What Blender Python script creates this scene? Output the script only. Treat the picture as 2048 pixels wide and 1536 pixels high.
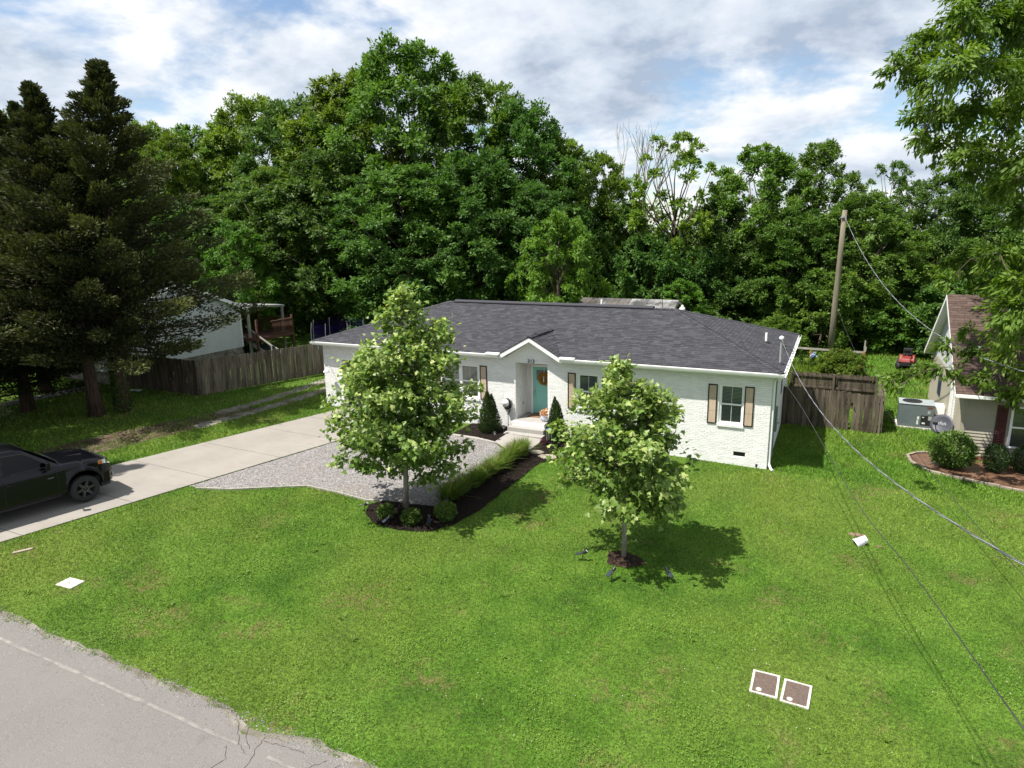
import bpy, bmesh, math, random
import numpy as np
from mathutils import Vector, Matrix

for o in list(bpy.data.objects): bpy.data.objects.remove(o)
scene = bpy.context.scene
COL = scene.collection
R = math.radians

# ------------------------------------------------------------------ camera
cam_d = bpy.data.cameras.new('camera')
cam_d.sensor_width = 36.0
cam_d.lens = 23.73
cam_d.clip_start = 0.1
cam_d.clip_end = 3000
cam = bpy.data.objects.new('camera', cam_d); COL.objects.link(cam)
CR = Vector((0.90273255, 0.42991916, -0.01560315))
CU = Vector((-0.08136422, 0.20623638, 0.97511354))
CF = Vector((-0.42243793, 0.8789972, -0.22115633))
CP = Vector((1.7589, -24.7767, 8.5553))
mw = Matrix((CR, CU, -CF)).transposed().to_4x4(); mw.translation = CP
cam.matrix_world = mw
scene.camera = cam

# ------------------------------------------------------------------ world, sun, exposure
SUN_DIR = Vector((0.38, 0.38, -1.0)).normalized()
world = bpy.data.worlds.new('World'); scene.world = world; world.use_nodes = True
nt = world.node_tree; nt.nodes.clear()
def N(nt, t, **kw):
    n = nt.nodes.new(t)
    for k, v in kw.items(): setattr(n, k, v)
    return n
def mathn(nt, op, a, b=None):
    n = nt.nodes.new('ShaderNodeMath'); n.operation = op
    for i, v in enumerate((a, b)):
        if v is None: continue
        if isinstance(v, (int, float)): n.inputs[i].default_value = v
        else: nt.links.new(v, n.inputs[i])
    return n.outputs[0]
def ramp(nt, fac, stops, interp='LINEAR'):
    n = nt.nodes.new('ShaderNodeValToRGB'); n.color_ramp.interpolation = interp
    e = n.color_ramp.elements
    while len(e) < len(stops): e.new(0.5)
    for el, (p, c) in zip(e, stops):
        el.position = p
        el.color = (c, c, c, 1) if isinstance(c, (int, float)) else (*c, 1)
    nt.links.new(fac, n.inputs[0]); return n.outputs[0]
def mixc(nt, fac, a, b, mode='MIX'):
    n = nt.nodes.new('ShaderNodeMix'); n.data_type = 'RGBA'; n.blend_type = mode
    for sock, v in ((n.inputs[0], fac), (n.inputs[6], a), (n.inputs[7], b)):
        if isinstance(v, (int, float)): sock.default_value = v
        elif isinstance(v, tuple): sock.default_value = (*v, 1)
        else: nt.links.new(v, sock)
    return n.outputs[2]
def noise(nt, vec, scale, detail=4, rough=0.55, dist=0.0):
    n = nt.nodes.new('ShaderNodeTexNoise')
    n.inputs['Scale'].default_value = scale; n.inputs['Detail'].default_value = detail
    n.inputs['Roughness'].default_value = rough; n.inputs['Distortion'].default_value = dist
    if vec is not None: nt.links.new(vec, n.inputs['Vector'])
    return n.outputs['Fac']

sky = N(nt, 'ShaderNodeTexSky', sky_type='NISHITA', sun_disc=False)
sky.sun_elevation = math.asin(-SUN_DIR.z)
sky.sun_rotation = math.atan2(-SUN_DIR.x, -SUN_DIR.y)
sky.altitude = 200; sky.air_density = 1.0; sky.dust_density = 0.6; sky.ozone_density = 1.2
SKY_STRENGTH = 0.080
skys = nt.nodes.new('ShaderNodeVectorMath'); skys.operation = 'SCALE'
nt.links.new(sky.outputs[0], skys.inputs[0]); skys.inputs['Scale'].default_value = SKY_STRENGTH
tc = N(nt, 'ShaderNodeTexCoord')
sx = N(nt, 'ShaderNodeSeparateXYZ'); nt.links.new(tc.outputs['Generated'], sx.inputs[0])
zz = mathn(nt, 'ADD', mathn(nt, 'MAXIMUM', sx.outputs[2], 0.0), 0.30)
cx = N(nt, 'ShaderNodeCombineXYZ')
nt.links.new(mathn(nt, 'DIVIDE', sx.outputs[0], zz), cx.inputs[0])
nt.links.new(mathn(nt, 'DIVIDE', sx.outputs[1], zz), cx.inputs[1])
cx.inputs[2].default_value = 3.7
def cnoise(off):
    mp = N(nt, 'ShaderNodeMapping'); mp.inputs['Location'].default_value = off; nt.links.new(cx.outputs[0], mp.inputs[0])
    return noise(nt, mp.outputs[0], 2.2, 10, 0.58, 0.12)
n1 = cnoise((0, 0, 0)); n2 = cnoise((-0.085, -0.085, 0.05))
mask = ramp(nt, n1, [(0.37, 0.0), (0.44, 0.55), (0.51, 1.0)])
relief = mathn(nt, 'ADD', mathn(nt, 'MULTIPLY', mathn(nt, 'SUBTRACT', n1, n2), 2.6), 0.5)
thick = ramp(nt, n1, [(0.46, 1.0), (0.68, 0.55)])
lit = mathn(nt, 'MULTIPLY', relief, thick)
shade = ramp(nt, lit, [(0.12, (0.225, 0.268, 0.335)), (0.38, (0.365, 0.402, 0.455)), (0.64, (0.515, 0.525, 0.54))])
skyc = mixc(nt, mask, skys.outputs[0], shade)
bg = N(nt, 'ShaderNodeBackground'); nt.links.new(skyc, bg.inputs[0]); bg.inputs[1].default_value = 1.0
wo = N(nt, 'ShaderNodeOutputWorld'); nt.links.new(bg.outputs[0], wo.inputs[0])

sun_d = bpy.data.lights.new('sun', 'SUN'); sun_d.energy = 4.4; sun_d.angle = R(0.6); sun_d.color = (1.0, 0.955, 0.88)
sun = bpy.data.objects.new('sun', sun_d); COL.objects.link(sun)
sun.rotation_euler = SUN_DIR.to_track_quat('-Z', 'Y').to_euler(); sun.location = (-20, -20, 60)

vs = scene.view_settings
vs.view_transform = 'Standard'; vs.look = 'None'; vs.exposure = 1.02; vs.gamma = 1.0
scene.cycles.max_bounces = 6; scene.cycles.diffuse_bounces = 3; scene.cycles.glossy_bounces = 3
scene.cycles.transmission_bounces = 4; scene.cycles.transparent_max_bounces = 6
scene.cycles.caustics_reflective = False; scene.cycles.caustics_refractive = False
scene.cycles.sample_clamp_indirect = 4.0

# ------------------------------------------------------------------ materials
def new_mat(name):
    m = bpy.data.materials.new(name); m.use_nodes = True
    m.node_tree.nodes.clear(); return m, m.node_tree
def out(nt, sh):
    o = nt.nodes.new('ShaderNodeOutputMaterial'); nt.links.new(sh, o.inputs[0])
def princ(nt, col, rough=0.6, metal=0.0, spec=0.4, normal=None):
    p = nt.nodes.new('ShaderNodeBsdfPrincipled')
    if isinstance(col, tuple): p.inputs['Base Color'].default_value = (*col, 1)
    else: nt.links.new(col, p.inputs['Base Color'])
    if isinstance(rough, (int, float)): p.inputs['Roughness'].default_value = rough
    else: nt.links.new(rough, p.inputs['Roughness'])
    p.inputs['Metallic'].default_value = metal
    p.inputs['Specular IOR Level'].default_value = spec
    if normal is not None: nt.links.new(normal, p.inputs['Normal'])
    return p
def bumpn(nt, h, strength=0.3, dist=0.02):
    b = nt.nodes.new('ShaderNodeBump'); b.inputs['Strength'].default_value = strength; b.inputs['Distance'].default_value = dist
    nt.links.new(h, b.inputs['Height']); return b.outputs[0]
def wpos(nt):
    return nt.nodes.new('ShaderNodeNewGeometry').outputs['Position']
def vec_scale(nt, v, s):
    n = nt.nodes.new('ShaderNodeMapping'); n.inputs['Scale'].default_value = s; nt.links.new(v, n.inputs[0]); return n.outputs[0]
def pm(name, col, rough=0.6, var=0.15, nscale=3.0, bump=0.0, bscale=60, metal=0.0, spec=0.4, stretch=(1, 1, 1), col2=None, tint=0.0):
    """plain paint / wood / stone: base colour, noise variation, fine relief; tint>0 reads the 'tint' attribute of pieces"""
    m, nt = new_mat(name); v = vec_scale(nt, wpos(nt), stretch)
    n = noise(nt, v, nscale, 5, 0.6)
    c2 = col2 or tuple(c * (1 - var) for c in col)
    c1 = tuple(min(1, c * (1 + var * 0.5)) for c in col)
    c = ramp(nt, n, [(0.35, c2), (0.62, c1)])
    if tint > 0:
        a = N(nt, 'ShaderNodeAttribute', attribute_name='tint')
        k = ramp(nt, a.outputs['Fac'], [(0.0, 1 - tint), (1.0, 1 + tint * 0.6)])
        c = mixc(nt, 1.0, c, k, 'MULTIPLY')
    nm = None
    if bump > 0: nm = bumpn(nt, noise(nt, v, bscale, 4, 0.6), bump, 0.02)
    out(nt, princ(nt, c, rough, metal, spec, nm).outputs[0]); return m

def leafmat(name, dark, mid, light, trans=0.40, rough=0.55):
    m, nt = new_mat(name)
    a = N(nt, 'ShaderNodeAttribute', attribute_name='tint')
    c = ramp(nt, a.outputs['Fac'], [(0.0, dark), (0.5, mid), (1.0, light)])
    oi = N(nt, 'ShaderNodeObjectInfo'); hs = N(nt, 'ShaderNodeHueSaturation'); nt.links.new(c, hs.inputs['Color'])
    nt.links.new(mathn(nt, 'ADD', mathn(nt, 'MULTIPLY', oi.outputs['Random'], 0.022), 0.484), hs.inputs['Hue'])
    nt.links.new(mathn(nt, 'ADD', mathn(nt, 'MULTIPLY', mathn(nt, 'FRACT', mathn(nt, 'MULTIPLY', oi.outputs['Random'], 7.31)), 0.4), 0.82), hs.inputs['Value']); c = hs.outputs[0]
    p = princ(nt, c, rough, 0, 0.3)
    t = nt.nodes.new('ShaderNodeBsdfTranslucent')
    ct = mixc(nt, 1.0, c, (1.25, 1.3, 0.55), 'MULTIPLY'); nt.links.new(ct, t.inputs[0])
    mx = nt.nodes.new('ShaderNodeMixShader'); mx.inputs[0].default_value = trans
    nt.links.new(p.outputs[0], mx.inputs[1]); nt.links.new(t.outputs[0], mx.inputs[2])
    out(nt, mx.outputs[0]); return m

def grass_color(nt, bright=1.0):
    v = wpos(nt)
    big = noise(nt, v, 0.16, 3, 0.5); mid = noise(nt, v, 0.75, 4, 0.6); fine = noise(nt, v, 5.0, 3, 0.6)
    b = bright
    c = ramp(nt, mid, [(0.32, (0.052*b, 0.126*b, 0.012*b)), (0.5, (0.085*b, 0.178*b, 0.018*b)), (0.68, (0.125*b, 0.222*b, 0.029*b))])
    c = mixc(nt, ramp(nt, big, [(0.40, 0.0), (0.64, 0.75)]), c, (0.145*b, 0.205*b, 0.032*b))
    dry = mathn(nt, 'MULTIPLY', ramp(nt, noise(nt, v, 0.42, 5, 0.7), [(0.55, 0.0), (0.70, 1.0)]), ramp(nt, fine, [(0.40, 0.0), (0.60, 0.85)]))
    c = mixc(nt, dry, c, (0.20*b, 0.150*b, 0.068*b))
    c = mixc(nt, 1.0, c, ramp(nt, noise(nt, v, 11, 3, 0.65), [(0.36, 0.82), (0.5, 1.06), (0.64, 1.26)]), 'MULTIPLY')
    return c, fine

MT = {}
def ground_mat():
    m, nt = new_mat('lawn_soil')
    c, fine = grass_color(nt, 0.72)
    f2 = noise(nt, wpos(nt), 22, 3, 0.7)
    c = mixc(nt, ramp(nt, f2, [(0.40, 0.55), (0.60, 0.0)]), c, (0.035, 0.045, 0.014))
    out(nt, princ(nt, c, 0.95, 0, 0.1, bumpn(nt, f2, 0.6, 0.04)).outputs[0]); return m
MT['ground'] = ground_mat()
def blade_mat():
    m, nt = new_mat('grass_blade')
    c, _ = grass_color(nt, 1.36)
    a = N(nt, 'ShaderNodeAttribute', attribute_name='tint')
    c = mixc(nt, 1.0, c, ramp(nt, a.outputs['Fac'], [(0.0, (0.62, 0.66, 0.6)), (0.85, (1.2, 1.18, 1.1)), (1.0, (1.7, 1.5, 1.5))]), 'MULTIPLY')
    p = princ(nt, c, 0.6, 0, 0.25)
    t = nt.nodes.new('ShaderNodeBsdfTranslucent'); nt.links.new(c, t.inputs[0])
    mx = nt.nodes.new('ShaderNodeMixShader'); mx.inputs[0].default_value = 0.3
    nt.links.new(p.outputs[0], mx.inputs[1]); nt.links.new(t.outputs[0], mx.inputs[2])
    out(nt, mx.outputs[0]); return m
MT['blade'] = blade_mat()

def asphalt():
    m, nt = new_mat('asphalt'); v = wpos(nt)
    c = ramp(nt, noise(nt, v, 90, 3, 0.7), [(0.32, (0.085, 0.079, 0.075)), (0.5, (0.150, 0.140, 0.132)), (0.68, (0.245, 0.232, 0.221))])
    c = mixc(nt, ramp(nt, noise(nt, v, 0.9, 4, 0.6), [(0.4, 0.0), (0.7, 0.35)]), c, (0.19, 0.177, 0.165))
    c = mixc(nt, ramp(nt, noise(nt, v, 2.4, 5, 0.7), [(0.60, 0.0), (0.74, 0.3)]), c, (0.08, 0.074, 0.07))
    out(nt, princ(nt, c, 0.92, 0, 0.2, bumpn(nt, noise(nt, v, 120, 2), 0.5, 0.01)).outputs[0]); return m
MT['asphalt'] = asphalt()
def concrete(name, base, var=0.14):
    m, nt = new_mat(name); v = wpos(nt)
    c = ramp(nt, noise(nt, v, 0.8, 6, 0.62), [(0.32, tuple(x*(1-var) for x in base)), (0.66, base)])
    c = mixc(nt, ramp(nt, noise(nt, v, 55, 3, 0.7), [(0.3, 0.22), (0.6, 0.0)]), c, tuple(x*0.62 for x in base))
    c = mixc(nt, ramp(nt, noise(nt, vec_scale(nt, v, (1.0, 5.0, 1)), 1.7, 5, 0.65), [(0.54, 0.0), (0.72, 0.45)]), c, (0.185, 0.16, 0.13))
    c = mixc(nt, ramp(nt, noise(nt, vec_scale(nt, v, (2.2, 0.22, 1)), 1.0, 4, 0.6), [(0.55, 0.0), (0.72, 0.28)]), c, tuple(x*0.72 for x in base))
    c = mixc(nt, ramp(nt, noise(nt, v, 3.3, 4, 0.7), [(0.68, 0.0), (0.75, 0.35)]), c, tuple(x*0.55 for x in base))
    out(nt, princ(nt, c, 0.85, 0, 0.25, bumpn(nt, noise(nt, v, 80, 3), 0.25, 0.008)).outputs[0]); return m
MT['concrete'] = concrete('driveway_concrete', (0.275, 0.253, 0.225))
MT['walk'] = concrete('walk_concrete', (0.315, 0.295, 0.268), 0.08)
MT['step'] = concrete('painted_step', (0.335, 0.322, 0.298), 0.06)
def gravel_mat():
    m, nt = new_mat('gravel_bed'); v = wpos(nt)
    vo = nt.nodes.new('ShaderNodeTexVoronoi'); vo.inputs['Scale'].default_value = 28; nt.links.new(v, vo.inputs['Vector'])
    sp = N(nt, 'ShaderNodeSeparateXYZ'); nt.links.new(vo.outputs['Color'], sp.inputs[0])
    c = ramp(nt, sp.outputs[0], [(0.0, (0.08, 0.074, 0.072)), (0.5, (0.175, 0.163, 0.158)), (1.0, (0.28, 0.267, 0.26))])
    c = mixc(nt, ramp(nt, noise(nt, v, 0.7, 4), [(0.52, 0), (0.72, 0.4)]), c, (0.17, 0.135, 0.105))
    out(nt, princ(nt, c, 0.9, 0, 0.2, bumpn(nt, vo.outputs['Distance'], -0.8, 0.03)).outputs[0]); return m
MT['gravel'] = gravel_mat()
def tintmat(name, a, b, c, rough=0.9, spec=0.2):
    m, nt = new_mat(name)
    at = N(nt, 'ShaderNodeAttribute', attribute_name='tint')
    out(nt, princ(nt, ramp(nt, at.outputs['Fac'], [(0.0, a), (0.5, b), (1.0, c)]), rough, 0, spec).outputs[0]); return m
MT['stone'] = tintmat('gravel_stone', (0.09, 0.084, 0.081), (0.20, 0.188, 0.183), (0.36, 0.345, 0.338))
MT['chip'] = tintmat('mulch_chip', (0.007, 0.005, 0.004), (0.016, 0.011, 0.009), (0.042, 0.029, 0.022))
MT['mulch'] = pm('mulch', (0.014, 0.010, 0.008), 0.95, 0.5, 14, 0.8, 30, spec=0.1)
MT['ring'] = pm('old_mulch', (0.055, 0.034, 0.024), 0.95, 0.5, 9, 0.8, 30, spec=0.1)
MT['dirt'] = pm('dirt_track', (0.095, 0.066, 0.05), 0.95, 0.4, 2.2, 0.6, 25, spec=0.1, col2=(0.04, 0.035, 0.018))
MT['track'] = pm('gravel_track', (0.20, 0.185, 0.162), 0.95, 0.3, 1.6, 0.7, 40, spec=0.1, col2=(0.09, 0.085, 0.055))
MT['crack'] = pm('crack_dirt', (0.07, 0.062, 0.05), 0.95, 0.3, 8)
MT['line'] = pm('road_paint', (0.20, 0.19, 0.17), 0.85, 0.3, 4, col2=(0.14, 0.131, 0.122))
MT['brick'] = pm('white_painted_brick', (0.79, 0.785, 0.765), 0.6, 0.04, 2.0, 0.22, 45, tint=0.07)
MT['paint'] = pm('white_paint', (0.82, 0.82, 0.80), 0.45, 0.04, 2.0)
MT['soffit'] = pm('soffit_paint', (0.74, 0.74, 0.71), 0.5, 0.05, 2.0)
MT['shingle'] = pm('asphalt_shingle', (0.050, 0.050, 0.058), 0.9, 0.18, 30, 0.4, 120, spec=0.25, tint=0.36)
MT['shingle_base'] = pm('shingle_base', (0.036, 0.036, 0.040), 0.92, 0.2, 20, 0.4, 100, spec=0.2)
MT['black'] = pm('black_metal', (0.018, 0.018, 0.02), 0.45, 0.2, 6)
MT['rubber'] = pm('black_rubber', (0.022, 0.022, 0.023), 0.8, 0.2, 6)
MT['spoke'] = pm('dark_grey_alloy', (0.045, 0.045, 0.047), 0.4, 0.1, 6, metal=0.3)
MT['darkin'] = pm('dark_interior', (0.02, 0.02, 0.02), 0.9, 0.1, 3)
MT['teal'] = pm('teal_door_paint', (0.24, 0.56, 0.49), 0.42, 0.03, 2)
MT['tan'] = pm('natural_cedar_board', (0.47, 0.37, 0.27), 0.7, 0.16, 3.0, 0.2, 40, stretch=(1, 1, 0.25))
MT['darkwood'] = pm('dark_shutter_frame', (0.022, 0.014, 0.011), 0.6, 0.2, 6)
MT['chrome'] = pm('brushed_metal', (0.55, 0.55, 0.54), 0.3, 0.05, 5, metal=0.9)
MT['galv'] = pm('galvanised_metal', (0.52, 0.53, 0.54), 0.45, 0.12, 5, metal=0.6)
MT['metal_shade_grey'] = pm('grey_metal_shaded_white', (0.26, 0.265, 0.26), 0.6, 0.2, 3)  # grey pole metal; on the porch roof it stands for white in shade
MT['blind'] = pm('window_blind', (0.80, 0.80, 0.77), 0.6, 0.03, 3)
MT['door_dark'] = pm('dark_garage_door', (0.03, 0.026, 0.024), 0.5, 0.2, 4)
MT['fence'] = pm('weathered_fence', (0.125, 0.102, 0.076), 0.9, 0.4, 2.2, 0.5, 30, stretch=(3, 3, 0.35), col2=(0.05, 0.04, 0.03), tint=0.38, spec=0.15)
MT['fence_pale'] = pm('pale_weathered_fence', (0.165, 0.14, 0.108), 0.9, 0.4, 2.0, 0.5, 30, stretch=(3, 3, 0.35), col2=(0.07, 0.058, 0.042), tint=0.3, spec=0.15)
MT['pole'] = pm('utility_pole_wood', (0.17, 0.15, 0.105), 0.9, 0.25, 2.5, 0.5, 30, stretch=(4, 4, 0.3))
MT['bark'] = pm('bark', (0.10, 0.08, 0.062), 0.95, 0.45, 3, 0.8, 18, stretch=(3, 3, 0.6), spec=0.1)
MT['bark_pale'] = pm('pale_bark', (0.27, 0.24, 0.20), 0.9, 0.3, 3, 0.6, 20, stretch=(3, 3, 0.6), spec=0.1)
MT['bark_cedar'] = pm('cedar_bark', (0.085, 0.058, 0.044), 0.95, 0.45, 3, 0.8, 20, stretch=(4, 4, 0.4), spec=0.1)
MT['cable'] = pm('aluminium_cable', (0.32, 0.34, 0.36), 0.5, 0.2, 5, metal=0.3)
MT['wire'] = pm('black_wire', (0.03, 0.03, 0.032), 0.6, 0.2, 5)
MT['wire2'] = pm('grey_insulated_wire', (0.10, 0.105, 0.11), 0.55, 0.2, 5)
MT['carpaint'] = None
def carpaint():
    m, nt = new_mat('black_car_paint')
    p = princ(nt, (0.0016, 0.0017, 0.0032), 0.32, 0, 0.18)
    p.inputs['Coat Weight'].default_value = 0.35; p.inputs['Coat Roughness'].default_value = 0.05
    out(nt, p.outputs[0]); return m
MT['carpaint'] = carpaint()
def glass(name, tintc=(0.84, 0.88, 0.86), base=0.10, dark=False):
    m, nt = new_mat(name)
    tr = nt.nodes.new('ShaderNodeBsdfTransparent'); tr.inputs[0].default_value = (*tintc, 1)
    gl = nt.nodes.new('ShaderNodeBsdfGlossy'); gl.inputs['Roughness'].default_value = 0.03
    fr = nt.nodes.new('ShaderNodeFresnel'); fr.inputs[0].default_value = 1.5
    mx = nt.nodes.new('ShaderNodeMixShader'); nt.links.new(mathn(nt, 'ADD', fr.outputs[0], base * 0.5), mx.inputs[0])
    nt.links.new(tr.outputs[0], mx.inputs[1]); nt.links.new(gl.outputs[0], mx.inputs[2])
    out(nt, mx.outputs[0]); return m
MT['glass'] = glass('window_glass')
MT['carglass'] = glass('tinted_car_glass', (0.06, 0.065, 0.07), -0.03)
MT['siding_w'] = pm('white_vinyl_siding', (0.52, 0.54, 0.53), 0.55, 0.06, 2)
MT['siding_t'] = pm('tan_vinyl_siding', (0.33, 0.30, 0.235), 0.55, 0.06, 2)
MT['roof_brown'] = pm('brown_shingle', (0.088, 0.060, 0.049), 0.92, 0.25, 9, 0.5, 60, tint=0.3, spec=0.2)
MT['brick_red'] = pm('red_brick', (0.20, 0.085, 0.06), 0.85, 0.35, 9, 0.3, 40, tint=0.3)
MT['stonebase'] = pm('stone_foundation', (0.26, 0.235, 0.195), 0.9, 0.4, 4, 0.6, 14, tint=0.35)
MT['maroon'] = pm('maroon_shutter', (0.075, 0.022, 0.022), 0.6, 0.2, 5)
MT['ac'] = pm('grey_green_steel', (0.115, 0.14, 0.145), 0.5, 0.1, 3, metal=0.1)
MT['ac_top'] = pm('pale_steel', (0.33, 0.37, 0.38), 0.45, 0.1, 3, metal=0.2)
MT['red'] = pm('red_mower_paint', (0.20, 0.03, 0.022), 0.4, 0.1, 4)
MT['mat'] = pm('coir_mat', (0.22, 0.13, 0.075), 0.95, 0.2, 20)
MT['blue'] = pm('cobalt_blue', (0.02, 0.14, 0.45), 0.3, 0.1, 5)
MT['purple'] = pm('purple_net', (0.022, 0.012, 0.11), 0.8, 0.2, 6)
MT['gold'] = pm('gold_straw', (0.50, 0.28, 0.035), 0.8, 0.5, 30, col2=(0.22, 0.09, 0.01))
MT['peach'] = pm('peach_flowers', (0.55, 0.27, 0.13), 0.8, 0.3, 30, col2=(0.60, 0.42, 0.25))
MT['china'] = pm('blue_white_china', (0.70, 0.72, 0.78), 0.25, 0.6, 12, col2=(0.10, 0.14, 0.35))
MT['magenta'] = pm('magenta_flowers', (0.10, 0.008, 0.03), 0.7, 0.3, 30)
MT['flag'] = pm('flagstone', (0.28, 0.24, 0.19), 0.9, 0.3, 3, 0.4, 20)
MT['stone_b'] = pm('rust_stone', (0.19, 0.125, 0.08), 0.9, 0.4, 8, 0.4, 20)
MT['cover_w'] = pm('white_cover', (0.46, 0.44, 0.39), 0.8, 0.3, 5, 0.2, 40)
MT['cover_b'] = pm('rusty_lid', (0.105, 0.075, 0.06), 0.85, 0.25, 22, 0.4, 70)
MT['metalroof'] = pm('aged_metal_roof', (0.26, 0.26, 0.25), 0.6, 0.35, 0.9, metal=0.2, col2=(0.05, 0.048, 0.045))
MT['rustroof'] = pm('rusty_metal_roof', (0.085, 0.078, 0.07), 0.7, 0.4, 1.2, metal=0.1, col2=(0.04, 0.034, 0.03))
MT['deck'] = pm('red_brown_deck', (0.10, 0.045, 0.032), 0.85, 0.3, 4)
MT['bluedk'] = pm('navy_plastic', (0.02, 0.025, 0.07), 0.5, 0.1, 4)
MT['greywood'] = pm('grey_wood', (0.30, 0.28, 0.245), 0.85, 0.25, 4, stretch=(1, 1, 0.3))
MT['orange'] = pm('cedar_post', (0.34, 0.16, 0.055), 0.8, 0.25, 4)
MT['mudbed'] = pm('wet_brown_paving', (0.13, 0.072, 0.045), 0.42, 0.35, 2.5, 0.3, 30)
MT['green_box'] = pm('green_meter_panel', (0.14, 0.20, 0.19), 0.5, 0.1, 4)
MT['amber'] = pm('amber_lens', (0.5, 0.16, 0.03), 0.2, 0.1, 5)
MT['lens'] = pm('clear_lens', (0.62, 0.63, 0.60), 0.12, 0.25, 14)
MT['panel'] = pm('solar_panel', (0.03, 0.035, 0.05), 0.2, 0.1, 10)
MT['grey'] = pm('grey_plastic', (0.20, 0.205, 0.21), 0.5, 0.1, 5)
MT['dish'] = pm('dish_grey', (0.06, 0.063, 0.078), 0.5, 0.08, 4)

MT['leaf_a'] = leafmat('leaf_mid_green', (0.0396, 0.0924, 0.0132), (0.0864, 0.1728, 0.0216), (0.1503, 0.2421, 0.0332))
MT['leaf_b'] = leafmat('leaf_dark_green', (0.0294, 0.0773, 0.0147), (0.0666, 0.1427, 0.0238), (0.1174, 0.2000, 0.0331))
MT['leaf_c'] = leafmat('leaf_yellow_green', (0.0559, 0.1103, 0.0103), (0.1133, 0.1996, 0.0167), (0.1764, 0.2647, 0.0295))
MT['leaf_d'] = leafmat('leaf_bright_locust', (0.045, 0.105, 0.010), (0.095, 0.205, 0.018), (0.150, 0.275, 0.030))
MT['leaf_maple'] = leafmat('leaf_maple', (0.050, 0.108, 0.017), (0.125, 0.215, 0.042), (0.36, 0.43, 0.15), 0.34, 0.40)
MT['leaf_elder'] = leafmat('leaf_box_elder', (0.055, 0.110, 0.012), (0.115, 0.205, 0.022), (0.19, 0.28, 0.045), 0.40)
MT['leaf_cedar'] = leafmat('leaf_cedar', (0.020, 0.028, 0.009), (0.042, 0.055, 0.016), (0.105, 0.125, 0.034), 0.16, 0.8)
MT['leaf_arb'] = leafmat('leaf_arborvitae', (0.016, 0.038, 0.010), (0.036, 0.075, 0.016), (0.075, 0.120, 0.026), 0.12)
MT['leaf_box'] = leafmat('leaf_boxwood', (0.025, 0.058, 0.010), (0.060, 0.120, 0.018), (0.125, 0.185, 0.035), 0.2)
MT['leaf_grass'] = leafmat('leaf_ornamental_grass', (0.055, 0.110, 0.014), (0.115, 0.205, 0.028), (0.25, 0.30, 0.08), 0.35)
MT['leaf_clover'] = leafmat('leaf_clover', (0.058, 0.130, 0.014), (0.105, 0.205, 0.024), (0.165, 0.275, 0.045), 0.3)
MT['leaf_tan'] = leafmat('grass_plume', (0.16, 0.11, 0.05), (0.28, 0.20, 0.10), (0.40, 0.31, 0.17), 0.3)

# ------------------------------------------------------------------ building helpers
def tag(o, label=None, cat=None, group=None, kind=None):
    if label: o['label'] = label
    if cat: o['category'] = cat
    if group: o['group'] = group
    if kind: o['kind'] = kind
    return o
def thing(name, loc=(0, 0, 0), rz=0.0, label=None, cat=None, group=None, kind=None):
    o = bpy.data.objects.new(name, None); COL.objects.link(o)
    o.empty_display_size = 0.2; o.location = loc; o.rotation_euler = (0, 0, rz)
    return tag(o, label, cat, group, kind)
def link(name, me, parent=None):
    o = bpy.data.objects.new(name, me); COL.objects.link(o)
    if parent: o.parent = parent
    return o
def copy_tree(o, parent=None):
    c = o.copy(); COL.objects.link(c); c.parent = parent
    for ch in list(o.children): copy_tree(ch, c)
    return c

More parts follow.
